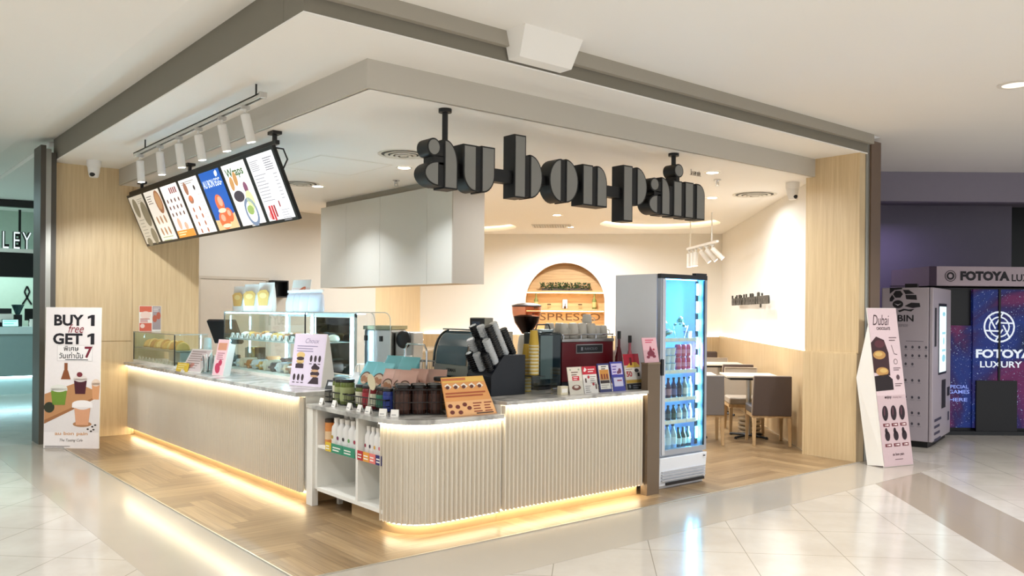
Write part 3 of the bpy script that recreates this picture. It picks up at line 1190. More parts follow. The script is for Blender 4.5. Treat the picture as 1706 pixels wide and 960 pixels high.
def spot_head(label, loc, pan, lean, group):
    """track spot: its barrel hangs from loc and leans by lean degrees towards local -y"""
    t = thing('track_spotlight', label, 'spotlight', loc, pan, group)
    MB().box((-0.018, -0.035, -0.032), (0.018, 0.035, 0.0)).build('track_adapter', TRK, t)
    MB().cyl((0, 0, -0.075), 0.012, 0.043, 10).build('stem', SPOTW, t)
    rot = Matrix.Translation((0, 0, -0.075)) @ Matrix.Rotation(R(lean), 4, 'X')
    MB(rot).lathe([(0.036, -0.235), (0.040, -0.23), (0.040, 0.0), (0.02, 0.012)], seg=20).build('barrel', SPOTW, t)
    MB(rot).cyl((0, 0, -0.238), 0.033, 0.002, 20).build('lens', LAMP, t)
    return t


for k, (px, y) in enumerate(((0, 6.99), (1, 7.52), (2, 8.12), (3, 8.68), (4, 9.28), (5, 9.98))):
    n = 6 - k
    spot_head('white track spotlight, %s from the left on the rail above the menu screens' % ORD[n - 1], (2.826, y, 3.437), R(90), -(14 - 2 * k), 'spotlights above the menu screens')
    light('track_spot', 'SPOT', (2.80, y, 3.10), 28 if k < 4 else 40, NEUT, size=0.05, target=(2.97, y - 0.05, 0.0) if k < 4 else (3.1, 12.1, 0.9 + .5 * (k - 4)), angle=70, blend=0.5)

# second track aimed at the right-hand wall
p0, p1 = Vector((12.127, 9.707, 2.776)), Vector((11.144, 8.321, 2.948))
e1c = 14.9                                      # distance along the wall where it hangs
t = thing('light_track', 'white drop rod light track hanging in front of the rear right corner', 'light track', (11.65, 9.02, 2.86), math.atan2(p1.y - p0.y, p1.x - p0.x))
L_ = 1.70
MB().box((-L_ / 2, -0.02, -0.018), (L_ / 2, 0.02, 0.02)).build('track_rail', SPOTW, t)
for x in (-0.68, 0.55):
    MB().cyl((x, 0, 0.0205), 0.012, IZ - 2.86 - 0.0215, 10).build('drop_rod', SPOTW, t)
ang = math.atan2(p1.y - p0.y, p1.x - p0.x)
for k, (u, lean, pan) in enumerate(((-0.74, 3, 0), (-0.52, 3, 0), (-0.33, 4, 0), (-0.05, -38, 0), (0.27, -42, 0), (0.58, -46, 0))):
    c = Vector((11.65, 9.02, 0)) + Vector((math.cos(ang), math.sin(ang), 0)) * u
    spot_head('white track spotlight, %s from the left on the rear drop rail' % ORD[k], (c.x, c.y, 2.842), DIAG + (R(90) if lean < 0 else 0), lean, 'spotlights on the rear drop rail')
    if lean < 0:
        tg = Vector(diag(14.55 + 0.75 * (k - 4), 2.58, 1.7))
        light('rear_track_spot', 'SPOT', (c.x + .05, c.y - .05, 2.70), 60, NEUT, size=0.03, target=tg, angle=24, blend=0.5)

# ------------------------------------------------------------------ menu screens
TILT = math.atan2(0.274, 0.662)
MY0, MY1 = 7.397, 12.06
mt = thing('menu_rail', 'black hanging rail that carries the row of tilted menu screens', 'rail', (3.246, (MY0 + MY1) / 2, 3.216), FACE_LEFT)
half = (MY1 - MY0) / 2
MB().box((-half, 0.035, 0.018), (half, 0.075, 0.056)).build('cross_bar', BLACK, mt)
for y in (7.46, 9.75, 11.56):
    x = -(y - (MY0 + MY1) / 2)
    b = MB()
    b.box((x - 0.02, 0.04, 0.0565), (x + 0.02, 0.07, IZ - 3.216 - 0.031))
    b.build('hanger', BLACK, mt)
    MB().box((x - 0.06, 0.01, IZ - 3.216 - 0.03), (x + 0.06, 0.10, IZ - 3.216 - 0.001)).build('ceiling_plate', BLACK, mt)

SWD = (MY1 - MY0) / 7
SHT = 0.716
MLAB = ['dim menu screen at the far left with round bread pictures', 'menu screen with a brown round loaf and rows of rolls', 'menu screen with small bottles and an orange band at its foot',
        'white menu screen with pastry pictures left of the blue one', 'bright blue menu screen showing an egg sandwich stack', 'menu screen headed Wraps with wraps and bowls',
        'white text menu screen at the right end with red drinks']
BG = ['b3ab9b', 'd2ccc2', 'e9e4e0', 'f1efec', '1557b0', 'eceae8', 'e6e7ea']


def screen_art(k, b, w, h):
    x0, x1 = -w / 2, w / 2
    b.use(S(BG[k])).rect(x0, x1, -h, 0, -0.003)
    y = -0.0045
    rnd = random.Random(k)
    if k == 0:
        b.use(S('6d6552'))
        b.disc(-.12, -.16, .10, .13, y).disc(.17, -.26, .13, .17, y).disc(.16, -.56, .10, .11, y).disc(-.12, -.63, .10, .06, y)
        b.use(S('877f70')).lines(.02, .24, -.05, 3, .025, .010, y)
        b.lines(-.2, .02, -.32, 6, .045, .010, y)
    elif k == 1:
        b.use(S('8b5a3c')).disc(.15, -.16, .12, .15, y)
        b.use(S('a9805a')).disc(.15, -.15, .09, .11, y - .001)
        b.use(S('7a7168')).lines(-.24, -.04, -.06, 4, .03, .012, y)
        b.use(S('99704e'))
        for r_ in range(2):
            for c in range(3):
                b.disc(-.14 + c * .14, -.38 - r_ * .15, .032, .055, y, rot=.3)
        b.use(S('9aa07a')).lines(-.2, .2, -.60, 2, .04, .012, y)
    elif k == 2:
        b.use(S('7c3440'))
        for c in range(4):
            b.rect(-.02 + c * .065, .02 + c * .065, -.11, -.04, y)
        b.use(S('5b3a3a'))
        for r_ in range(3):
            for c in range(4):
                b.disc(-.2 + c * .13, -.19 - r_ * .085, .024, .026, y)
        b.use(S('e0a48e')).disc(-.10, -.48, .06, .075, y).disc(.10, -.52, .06, .05, y)
        b.use(S('d98732')).rect(x0, x1, -h, -h + .09, y)
        b.use(S('f2d2a8')).lines(-.25, .05, -h + .07, 2, .03, .012, y - .001)
    elif k == 3:
        b.use(S('9a6a55')).disc(-.14, -.11, .06, .075, y).disc(-.10, -.24, .075, .05, y)
        b.use(S('c9744f')).disc(-.10, -.225, .05, .035, y - .001)
        b.use(S('3b3434')).disc(.12, -.12, .03, .03, y)
        b.use(S('8c8580')).lines(-.24, .2, -.03, 2, .022, .009, y)
        b.use(S('a5654c'))
        for r_ in range(4):
            for c in range(2):
                b.disc(-.14 + c * .2, -.36 - r_ * .085, .024, .030, y)
        b.use(S('b8b2ad')).lines(0.14, .28, -.2, 10, .045, .008, y)
    elif k == 4:
        b.use(S('e9f1fb')).text('AU BON EGG-', -.27, -.175, w=.53, h=.085, y=y, bold=.012)
        b.disc(.17, -.05, .028, .03, y).disc(.20, -.04, .02, .03, y)
        b.use(S('d9b98a')).poly([(x0, -h), (x1, -h), (x1, -h + .17), (.05, -h + .10), (x0, -h + .12)], y)
        b.use(S('e3693d')).disc(.0, -.36, .11, .10, y - .001).disc(-.04, -.55, .14, .10, y - .001).disc(.14, -.50, .10, .08, y - .001)
        b.use(S('f0a58c')).disc(.03, -.34, .06, .055, y - .002).disc(-.05, -.52, .06, .04, y - .002).disc(.15, -.48, .045, .035, y - .002)
        b.use(S('f6dfb7')).disc(.0, -.44, .11, .025, y - .003).disc(-.02, -.61, .12, .022, y - .003)
        b.use(S('3b2312')).rect(-.10, .06, -h + .025, -h + .04, y - .002)
    elif k == 5:
        b.use(S('2f5a2b')).text('Wraps', -.24, -.16, w=.44, h=.115, y=y, bold=.02)
        b.use(S('b98a54')).disc(-.17, -.20, .05, .075, y - .001, rot=-.3).disc(-.05, -.16, .05, .075, y - .001, rot=-.2)
        b.use(S('3d3540')).disc(-.11, -.34, .13, .06, y)
        b.use(S('7b4a66')).disc(.12, -.27, .05, .06, y)
        b.use(S('c9d3a0')).disc(.13, -.40, .09, .10, y - .001)
        b.use(S('e8e9ee')).disc(.06, -.52, .15, .10, y - .0005)
        b.use(S('6e7f9a')).ring(.06, -.52, .11, .15, y - .001)
        b.use(S('90a860')).disc(.05, -.50, .08, .05, y - .002)
        b.use(S('c9c3bd')).lines(-.06, .12, -.655, 1, .03, .012, y)
    else:
        b.use(S('8d8d93')).lines(-.26, -.05, -.05, 6, .018, .007, y)
        b.use(S('6f6f77')).lines(.04, .25, -.05, 6, .022, .008, y)
        b.use(S('8f9097')).lines(-.26, .02, -.19, 9, .032, .008, y)
        b.lines(.16, .25, -.21, 8, .034, .008, y)
        b.use(S('b31d27')).rect(-.20, -.155, -.64, -.50, y).rect(-.14, -.10, -.65, -.50, y)
        b.use(S('e0a0a0')).disc(-.20, -.60, .05, .04, y + .0005)
        b.use(S('86202a')).rect(-.085, -.05, -.62, -.50, y).rect(.05, .075, -.53, -.47, y)
        b.use(S('9a9aa2')).lines(.05, .24, -.56, 5, .025, .007, y)


for k in range(7):
    yc = MY1 - SWD * (k + 0.5)
    t = thing('menu_screen', MLAB[k] + ', on the hanging rail', 'menu screen', (3.246, yc, 3.216), FACE_LEFT, 'menu screens on the hanging rail', tilt=TILT)
    b = MB()
    b.box((-SWD / 2 + .001, 0, -SHT), (SWD / 2 - .001, 0.034, 0))
    b.build('screen_housing', BLACK, t)
    w, h = SWD - 0.08, SHT - 0.065
    b = MB(Matrix.Translation((0, 0, -0.0325)))
    screen_art(k, b, w, h)
    b.build('display', None, t, smooth=False)
    if k == 6:
        MB().tube([(SWD / 2 - .06, .035, -.02), (SWD / 2 - .01, .10, -.06), (SWD / 2 + .0, .10, -.16), (SWD / 2 - .04, .036, -.24)], 0.008).build('cable', BLACK, t)
# ================================================================== standees, posters, machines at the sides
def cup_art(b, x, z, w, h, lid, body, y=-0.004):
    b.use(P(body)).poly([(x - w * .38, z), (x + w * .38, z), (x + w * .5, z + h * .68), (x - w * .5, z + h * .68)], y)
    b.use(P(lid)).disc(x, z + h * .72, w * .52, h * .16, y - .0008)
    b.rect(x - w * .52, x + w * .52, z + h * .62, z + h * .72, y - .0008)


# promotion standee by the left pillar
L0, R0 = Vector((2.17, 11.50, 0)), Vector((2.687, 11.06, 0))
W, H = (R0 - L0).length, 1.715
c = (L0 + R0) / 2
t = thing('promotion_standee', 'tall white standee reading BUY 1 GET 1 by the left oak wall', 'standee', (c.x, c.y, 0.0), math.atan2(R0.y - L0.y, R0.x - L0.x), tilt=R(-1.2))
MB().box((-W / 2, 0, 0.004), (W / 2, 0.012, H)).build('board', CARD, t)
b = MB()
y = -0.002
b.use(P('f1e9e6')).rect(-W / 2 + .004, W / 2 - .004, .006, H - .004, y)
INK = P('17131a')
b.use(INK).text('BUY', -.235, 1.49, w=.36, h=.135, y=y - .002, bold=.035)
b.text('GET', -.245, 1.265, w=.36, h=.135, y=y - .002, bold=.035)
for zz in (1.49, 1.265):
    b.poly([(.215, zz), (.26, zz), (.26, zz + .135), (.225, zz + .135), (.175, zz + .115), (.175, zz + .085), (.215, zz + .10)], y - .002)
b.use(P('8a1f33')).text('free', -.06, 1.405, w=.19, h=.105, y=y - .004, shear=.35)
b.use(P('b9b1ae')).rect(-.19, .24, 1.062, 1.255, y - .001)
b.use(P('f5efec')).rect(-.187, .237, 1.065, 1.252, y - .0015)
b.use(INK).text('พิเศษ', -.11, 1.185, w=.18, h=.06, y=y - .003, bold=.01)
b.text('วันเท่านั้น', -.165, 1.095, w=.29, h=.075, y=y - .003, bold=.01)
b.lines(-.09, .20, 1.083, 1, .02, .008, y - .003)
b.use(P('7b1c30')).text('7', .145, 1.10, w=.095, h=.14, y=y - .003, bold=.03)
b.use(P('c08a5b')).poly([(-W / 2 + .004, .33), (-W / 2 + .004, .66), (.05, .80), (.30, .70), (.30, .62)], y - .001)
b.use(P('a06a40')).poly([(-W / 2 + .004, .30), (-W / 2 + .004, .345), (.30, .64), (.30, .615)], y - .0014)
b.use(P('e6dedb')).poly([(-W / 2 + .004, .30), (W / 2 - .004, .62), (W / 2 - .004, .20), (-W / 2 + .004, .20)], y - .0005)
b.use(P('8c4f2a')).poly([(-.14, .84), (-.02, .84), (-.055, .95), (-.105, .95)], y - .002).rect(-.10, -.06, .95, 1.04, y - .002)
cup_art(b, .10, .665, .16, .26, 'eadfd8', '4a1420', y - .003)
b.use(P('7a2a35')).disc(.09, .90, .035, .03, y - .006)
cup_art(b, -.16, .53, .20, .28, 'e8e6dc', '6f8f2e', y - .003)
cup_art(b, .29, .60, .10, .28, 'ead2bd', 'd99c6c', y - .003)
b.use(P('2d3320')).disc(-.275, .50, .065, .065, y - .003)
b.use(P('b57f55')).disc(.13, .30, .115, .035, y - .002)
cup_art(b, .13, .29, .20, .33, 'eee6e2', 'dba07a', y - .004)
b.use(P('f6efec')).disc(.13, .545, .125, .045, y - .006).rect(.005, .255, .50, .54, y - .0055)
b.use(P('33231c'))
for q in ((.20, .24), (.255, .27), (.27, .235), (.24, .215), (.29, .29)):
    b.disc(q[0], q[1], .014, .010, y - .003)
b.use(P('d9a679')).text('au bon pain', -.20, .155, w=.40, h=.052, y=y - .003, bold=.02)
b.use(P('6b6361')).text('The Tasting Cafe', -.14, .08, w=.28, h=.042, y=y - .003, shear=.3)
b.lines(-W / 2 + .02, 0, .035, 2, .014, .006, y - .003)
b.build('printed_face', None, t, smooth=False)
MB().box((-.02, .0125, .004), (.02, .20, .02)).box((-.02, .0125, .02), (.02, .03, .9)).build('rear_strut', CARD, t)

# small price poster on the oak wall
t = thing('wall_poster', 'small red and white pastry price poster taped on the oak wall', 'poster', (3.575, YB - 0.001, 1.57))
MB().box((-.145, -.004, -.175), (.145, -.001, .175)).build('sheet', CARD, t)
b = MB()
b.use(P('d96a52')).rect(-.14, .02, .09, .17, -.0055).rect(-.14, .02, -.17, -.06, -.0055)
b.use(P('f2d8cd')).disc(-.06, .05, .07, .05, -.006).disc(-.10, -.10, .03, .03, -.006)
b.use(P('b63b2c')).lines(-.13, .0, -.0, 3, .02, .009, -.006)
b.use(P('a69ca0')).rect(.03, .14, -.15, .17, -.0055)
b.use(P('b8624a')).disc(.06, .0, .03, .05, -.006).disc(.11, .04, .03, .05, -.006)
b.use(P('efe8e4')).lines(.04, .13, .15, 3, .02, .008, -.006)
b.build('printed_face', None, t, smooth=False)

# chocolate standee in front of the right pillar
B1, B2 = Vector((9.191, 4.587, 0)), Vector((9.647, 4.474, 0))
c = (B1 + B2) / 2
W, H = (B2 - B1).length, 1.80
t = thing('chocolate_standee', 'leaning pale pink cardboard standee with stacked chocolate cakes by the right pillar', 'standee', (c.x, c.y, 0.0), math.atan2(B2.y - B1.y, B2.x - B1.x), tilt=R(-8.2))
MB().box((-W / 2, 0, 0.004), (W / 2, 0.01, H)).build('board', CARD, t)
x0, x1, y = -W / 2, W / 2, -0.002
b = MB()
b.use(P('d9c1c4')).rect(x0 + .003, x1 - .003, .008, H - .004, y)
b.use(P('c9b0b3')).rect(x0 + .003, x1 - .003, .008, .80, y - .0005)
b.use(P('4a3338')).text('Dubai', -.17, 1.60, w=.27, h=.12, y=y - .002, shear=.35)
b.text('CHOCOLATE', -.12, 1.545, w=.22, h=.035, y=y - .002, bold=.03)
b.use(P('3a1d22')).poly([(x0 + .003, 1.06), (x0 + .003, 1.40), (-.14, 1.47), (-.02, 1.43), (.03, 1.28), (.02, 1.02)], y - .001)
b.use(P('b98a4e')).disc(-.12, 1.26, .10, .05, y - .002).disc(-.10, 1.07, .10, .05, y - .002)
b.use(P('d2ae6a')).disc(-.13, 1.27, .06, .025, y - .003).disc(-.08, 1.08, .06, .025, y - .003)
b.use(P('1d0d11')).poly([(x0 + .003, .85), (x0 + .003, 1.02), (-.03, 1.04), (.05, .98), (.05, .86)], y - .002)
b.use(P('57272f')).disc(-.10, 1.385, .08, .045, y - .002)
b.use(P('5a4245')).ring(.13, 1.18, .025, .031, y - .002).disc(.14, 1.0, .028, .03, y - .002)
b.lines(.06, .19, 1.46, 2, .03, .009, y - .002)
b.lines(.08, .20, 1.11, 2, .022, .008, y - .002)
b.lines(.08, .20, .93, 2, .022, .008, y - .002)
b.stroke([(.09, 1.37), (.12, 1.27), (.17, 1.26)], .007, y - .002)
b.use(P('3a2226')).text('enjoy', -.11, .755, w=.11, h=.04, y=y - .002, bold=.03)
b.use(P('8d7073')).text('chunky bar', .02, .757, w=.14, h=.032, y=y - .002)
for k in range(3):
    xx = -.13 + .135 * k
    b.use(P('24101a')).disc(xx, .60, .047, .085, y - .002, rot=-.08)
    b.use(P('5b3540')).disc(xx - .01, .62, .012, .05, y - .003, rot=-.1)
    b.use(P('24101a')).disc(xx, .345, .04, .055, y - .002).disc(xx - .012, .40, .022, .035, y - .002)
    b.use(P('6d2a32')).rect(xx - .05, xx + .05, .45, .485, y - .002).rect(xx - .05, xx + .05, .225, .26, y - .002)
    b.use(P('e9d4d2')).text('฿', xx - .025, .456, w=.014, h=.022, y=y - .003).lines(xx - .005, xx + .035, .476, 1, .02, .016, y - .003, 0)
    b.text('฿', xx - .025, .231, w=.014, h=.022, y=y - .003).lines(xx - .005, xx + .035, .251, 1, .02, .016, y - .003, 0)
b.use(P('4a3035')).text('au bon pain', -.08, .115, w=.18, h=.04, y=y - .002, bold=.02)
b.use(P('7d6265')).lines(-.05, .08, .085, 1, .02, .008, y - .002)
b.build('printed_face', None, t, smooth=False)
fl = MB()
fl.hexa([(x0, .0, .02), (x0 + .004, .0, .02), (x0 - .03, .20, .03), (x0 - .034, .20, .03)],
        [(x0, .0, 1.20), (x0 + .004, .0, 1.20), (x0 - .056, .20, 1.02), (x0 - .06, .20, 1.02)])
fl.build('side_wing', CARD, t)
fl = MB()
fl.hexa([(x0, .0, 1.20), (x0 + .004, .0, 1.20), (x0 - .056, .20, 1.02), (x0 - .06, .20, 1.02)],
        [(x0, .0, 1.62), (x0 + .004, .0, 1.62), (x0 + .003, .01, 1.60), (x0 - .001, .01, 1.60)])
fl.build('upper_wing', CARD, t)

# ------------------------------------------------------------------ bottle recycling machine
VWH = M('machine_white', 'b3a9b2', 0.35, noise=0.01)
W, D, H = 1.25, 0.62, 2.06
t = thing('recycling_machine', 'white recycling vending machine with turtle emblem behind the pink standee', 'vending machine', (11.02, 4.876, 0), R(13.7))
MB().box((0.03, 0.06, 0.0), (W - .03, D - .04, 0.075)).build('base_plinth', BLACK, t)
MB().box((0, 0.05, 0.076), (W, D, H)).build('machine_body', VWH, t, bevel=0.012)
MB().box((0, 0.0, 0.076), (W, 0.045, H)).build('front_door', VWH, t, bevel=0.01)
SIDE = Matrix.Translation((-0.001, D, 0.12)) @ Matrix.Rotation(R(-90), 4, 'Z')      # x runs 0..D-.05 towards the front
b = MB(SIDE)
TI = P('1c1a20')
b.use(TI).rect(.10, .41, 1.955, 1.965)
# turtle emblem: shell plates, head and fins
for pts in (((.10, 1.86), (.16, 1.91), (.25, 1.92), (.25, 1.94), (.10, 1.94)), ((.17, 1.90), (.23, 1.90), (.26, 1.855), (.23, 1.81), (.17, 1.81), (.14, 1.855)),
            ((.26, 1.91), (.33, 1.91), (.40, 1.86), (.29, 1.855)), ((.29, 1.845), (.42, 1.845), (.43, 1.78), (.30, 1.79)), ((.10, 1.80), (.13, 1.85), (.16, 1.80), (.13, 1.76), (.10, 1.76))):
    b.poly(pts)
b.disc(.20, 1.725, .065, .052)
b.poly([(.28, 1.70), (.36, 1.745), (.46, 1.74), (.47, 1.69), (.38, 1.675)])
b.poly([(.20, 1.64), (.27, 1.665), (.33, 1.655), (.40, 1.665), (.36, 1.63), (.28, 1.645), (.22, 1.62)])
b.use(P('cfccd2')).poly([(.155, 1.735), (.195, 1.72), (.205, 1.72), (.245, 1.735), (.20, 1.705)], -.004)
b.use(TI).text('BIN', .20, 1.50, w=.19, h=.085, bold=.02)
b.use(P('6d6a74')).text('แยกขวด', .21, 1.43, w=.11, h=.035)
b.lines(.30, .52, 1.25, 1, .03, .006)
rnd = random.Random(5)
for r_, zz in enumerate((1.17, 1.06, .95, .74, .52, .20, .06)):
    for cc in range(4 if r_ < 2 else (2 if r_ == 2 else 3)):
        b.use(P('4c4954')).disc(.30 + cc * .08, zz + .12 if zz < .3 else zz, .014, .018)
        b.use(P('8d8a94')).lines(.28 + cc * .08, .325 + cc * .08, (zz + .12 if zz < .3 else zz) - .03, 1, .02, .006, rag=.1)
b.build('printed_side', None, t, smooth=False)
b = MB()
b.use(BLACK).rect(.36, .92, .92, 1.86, -.003)
b.use(S('d8f1f6')).rect(.40, .88, .95, 1.82, -.005)
b.use(S('7fb3c0')).disc(.7, 1.72, .10, .03, -.006).rect(.58, .82, 1.45, 1.48, -.006).disc(.70, 1.36, .05, .05, -.006).rect(.58, .82, 1.22, 1.25, -.006).disc(.70, 1.13, .12, .05, -.006)
b.build('touch_screen', None, t, smooth=False)
b = MB()
b.use(TI).rect(.60, .88, .46, .84, -.003)
b.rect(.10, .22, 1.30, 1.80, -.003).rect(1.0, 1.18, .60, .72, -.003)
b.use(P('3d3a52')).lines(.12, .60, .36, 4, .085, .035, -.003)
b.rect(1.05, 1.15, .26, .38, -.003)
b.build('printed_front', None, t, smooth=False)
MB().box((.30, .25, H), (.40, .40, H + .06)).build('antenna_box', BLACK, t)

# ------------------------------------------------------------------ photo booth
def nebula():
    m = bpy.data.materials.new('backlit_nebula_print')
    m.use_nodes = True
    nt = m.node_tree
    b = nt.nodes['Principled BSDF']
    tc = nt.nodes.new('ShaderNodeTexCoord')
    n1 = nt.nodes.new('ShaderNodeTexNoise')
    n1.inputs['Scale'].default_value = 0.9
    n1.inputs['Detail'].default_value = 6
    n1.inputs['Distortion'].default_value = 0.8
    cr = nt.nodes.new('ShaderNodeValToRGB')
    e = cr.color_ramp.elements
    e[0].position, e[0].color = 0.30, lin('070a22')
    e[1].position, e[1].color = 0.72, lin('8f1f33')
    for p, h in ((0.40, '153080'), (0.47, '2c1858'), (0.53, '6a2058'), (0.62, '5a1450')):
        n = e.new(p)
        n.color = lin(h)
    n2 = nt.nodes.new('ShaderNodeTexNoise')
    n2.inputs['Scale'].default_value = 60
    st = nt.nodes.new('ShaderNodeMath')
    st.operation = 'GREATER_THAN'
    st.inputs[1].default_value = 0.70
    mx = nt.nodes.new('ShaderNodeMix')
    mx.data_type = 'RGBA'
    mx.inputs['B'].default_value = lin('bcd6ff')
    L = nt.links.new
    L(tc.outputs['Object'], n1.inputs['Vector'])
    L(tc.outputs['Object'], n2.inputs['Vector'])
    L(n1.outputs['Fac'], cr.inputs['Fac'])
    L(n2.outputs['Fac'], st.inputs[0])
    L(st.outputs[0], mx.inputs['Factor'])
    L(cr.outputs[0], mx.inputs['A'])
    L(mx.outputs['Result'], b.inputs['Base Color'])
    L(mx.outputs['Result'], b.inputs['Emission Color'])
    b.inputs['Emission Strength'].default_value = 0.06
    return m


kl = _f * 12.0 + _r * 5.92
t = thing('photo_booth', 'dark photo booth with colourful backlit nebula panels and white header lettering', 'photo booth', (kl.x, kl.y, 0), HEAD - R(90))
BOOTH = M('booth_black', '0d0c12', 0.4)
MB().box((0.0, 0.12, 0.0), (2.7, 1.3, 2.10)).build('booth_body', BOOTH, t)
MB().box((0.0, 0.0, 2.125), (2.7, 1.2, 2.40)).build('header_box', M('booth_header', 'b9a9b5', 0.5), t)
MB().box((0.0, -0.012, 2.125), (0.10, -0.001, 2.40)).build('header_end', M('booth_purple', '3a1c3c', 0.5), t)
b = MB()
b.use(P('1a1420')).text('FOTOYA', .44, 2.20, w=.70, h=.135, y=-.004, bold=.06)
b.text('LUXURY', 1.17, 2.195, w=.52, h=.10, y=-.004, bold=.02)
b.ring(.30, 2.265, .07, .08, -.004).ring(.30, 2.265, .03, .055, -.004)
b.build('header_lettering', None, t, smooth=False)
NEB = nebula()
MB().box((.30, 0.09, 0.10), (.66, 0.119, 1.56)).build('graphic_panel', NEB, t)
MB().box((.66, 0.06, 0.10), (1.015, 0.119, 2.08)).build('graphic_panel', NEB, t)
MB().box((1.05, 0.06, 0.10), (1.75, 0.119, 2.08)).build('graphic_panel', NEB, t)
MB().box((1.78, 0.06, 0.10), (2.65, 0.119, 2.08)).build('graphic_panel', NEB, t)
MB().box((.70, 0.03, 0.06), (1.28, 0.059, 0.78)).build('dark_hatch', BOOTH, t)
SIL = S('b9c0c9')
b = MB()
b.use(SIL).ring(1.03, 1.545, .20, .225, .052).ring(1.03, 1.545, .13, .15, .052)
for k in range(6):
    a = R(60 * k + 15)
    c2 = R(60 * k + 85)
    b.stroke([(1.03 + .205 * math.cos(a), 1.545 + .205 * math.sin(a)), (1.03 + .06 * math.cos(c2), 1.545 + .06 * math.sin(c2))], .022, .051)
b.build('round_emblem', None, t, smooth=False)
b = MB()
b.use(SIL).text('FOTOYA', .70, 1.10, w=.80, h=.125, y=.052, bold=.04)
b.text('LUXURY', .76, .965, w=.60, h=.09, y=.052, bold=.02)
b.build('panel_lettering', None, t, smooth=False)
b = MB()
b.use(S('6f7fc0')).text('SPECIAL', .315, .66, w=.30, h=.05, y=.084, bold=.02).text('GAMES', .33, .585, w=.30, h=.055, y=.084, bold=.02).text('HERE', .34, .475, w=.26, h=.05, y=.084, bold=.02)
b.build('small_lettering', None, t, smooth=False)
MB().box((1.018, 0.045, 0.10), (1.047, 0.118, 2.08)).build('door_gap_profile', BLACK, t)
MB().box((0.0, 0.03, 0.0), (2.7, 0.119, 0.055)).build('foot_rail', CHAR, t)

# ------------------------------------------------------------------ the neighbouring shop on the left
MINT = M('mint_wall_paint', 'cfe0d2', 0.8)
struct(MB().box((-8, 21.0, 0), (3.98, 21.15, 3.8)).build('wall_neighbour', MINT))
struct(MB().box((3.98, 12.3, 0), (4.09, 21.15, 3.8)).build('wall_party', M('party_wall_paint', 'b8c2bf', 0.8)))
struct(MB().hexa([(-8, 20.5, 3.66), (4.0, 18.6, 3.66), (4.0, 18.75, 3.66), (-8, 20.65, 3.66)], [(-8, 20.5, 3.79), (4.0, 18.6, 3.79), (4.0, 18.75, 3.79), (-8, 20.65, 3.79)]).build('beam_neighbour', BLACK))
t = thing('neighbour_counter', 'pale teal lit service counter of the neighbouring shop at far left', 'counter', (0, 19.0, 0))
TEAL = M('teal_grey_panel', '8ea3a3', 0.4)
MB().box((-4, 0.03, 0.36), (3.9, 0.70, 1.19)).build('counter_front', TEAL, t)
MB().box((-4, 0.0, 1.19), (3.9, 0.75, 1.33)).build('worktop', M('pale_teal_top', 'd4e6e6', 0.3), t)
MB().box((-4, 0.10, 0), (3.9, 0.66, 0.36)).build('kick_board', M('pale_teal_kick', 'b7cfcf', 0.4), t)
MB().box((-4, 0.05, 0.335), (3.9, 0.08, 0.358)).build('foot_light_strip', E('led_teal', 'c8f4ff', 5.0), t)
t = thing('neighbour_canopy', 'black and white canopy shelf over the neighbouring counter', 'canopy', (0, 18.95, 0))
MB().box((-4, 0, 2.31), (3.93, 0.30, 2.785)).build('black_fascia', BLACK, t)
MB().box((-4, -0.03, 2.787), (3.93, 0.32, 2.86)).build('white_ledge', LAM, t)
struct(MB().box((3.16, 19.22, 2.861), (3.20, 19.26, 3.66)).build('beam_post', BLACK))
t = thing('channel_letters', 'row of tall white outlined letters standing on the black neighbouring canopy', 'sign', (0, 19.0, 2.862))
for ch, xx, ww in (('L', 2.855, .115), ('E', 3.04, .12), ('Y', 3.19, .17)):
    o = MB().text(ch, xx, 0.0, w=ww, h=.345, y=.10, depth=.05, bold=.06).build('letter', BLACK, t, smooth=False)
    MB().text(ch, xx + .008, .008, w=ww - .016, h=.329, y=.045, depth=.002, bold=-.012).build('letter_face', S('dfeaea'), o, smooth=False)
t = thing('ribbon_emblem', 'small black crossed ribbon emblem on the mint wall', 'emblem', (3.62, 20.99, 1.98))
MB().use(BLACK).stroke([(-.09, -.20), (0.0, -.05), (.05, .08), (0, .20), (-.05, .08), (0.0, -.05), (.09, -.20)], .035, -.006).build('ribbon', None, t)
nz = 1.331
t = thing('coffee_machine', 'white and black coffee machine on the neighbouring counter', 'coffee machine', (2.92, 19.45, nz))
MB().box((-.25, -.15, 0.08), (.16, .2, .26)).build('machine_body', LAM, t, bevel=.01)
MB().box((-.25, -.17, 0.0), (.16, .2, .079)).build('drip_base', BLACK, t)
MB().box((-.25, -.16, .262), (.14, .2, .36)).build('cup_rail', CHAR, t)
t = thing('bean_grinder', 'black coffee bean grinder on the neighbouring counter', 'grinder', (3.20, 19.5, nz))
MB().box((-.07, -.07, 0), (.07, .07, .24)).build('grinder_body', CHAR, t, bevel=.01)
MB().lathe([(.04, .241), (.11, .42), (.12, .43), (.10, .44)], seg=16).build('hopper', SMOKE, t)
t = thing('display_monitor', 'black square monitor on the neighbouring counter', 'monitor', (3.44, 19.6, nz))
MB().box((-.10, -.02, .12), (.10, .02, .36)).build('screen_housing', BLACK, t)
MB().box((-.03, -.015, 0), (.03, .015, .119)).build('stand', BLACK, t)
t = thing('tablet_menu', 'small mint lit tablet menu leaning on the neighbouring counter', 'tablet', (3.03, 19.18, nz), 0, tilt=R(-12))
MB().box((-.15, 0, 0), (.14, .015, .15)).build('tablet_frame', CHAR, t)
MB().use(S('b5efe6')).rect(-.14, .13, .01, .14).use(S('6cc0b4')).lines(-.12, .11, .12, 2, .05, .02, -.003).build('tablet_screen', None, t, smooth=False)
t = thing('potted_plant', 'small bushy potted plant at the right end of the neighbouring counter', 'plant', (3.60, 19.30, nz))
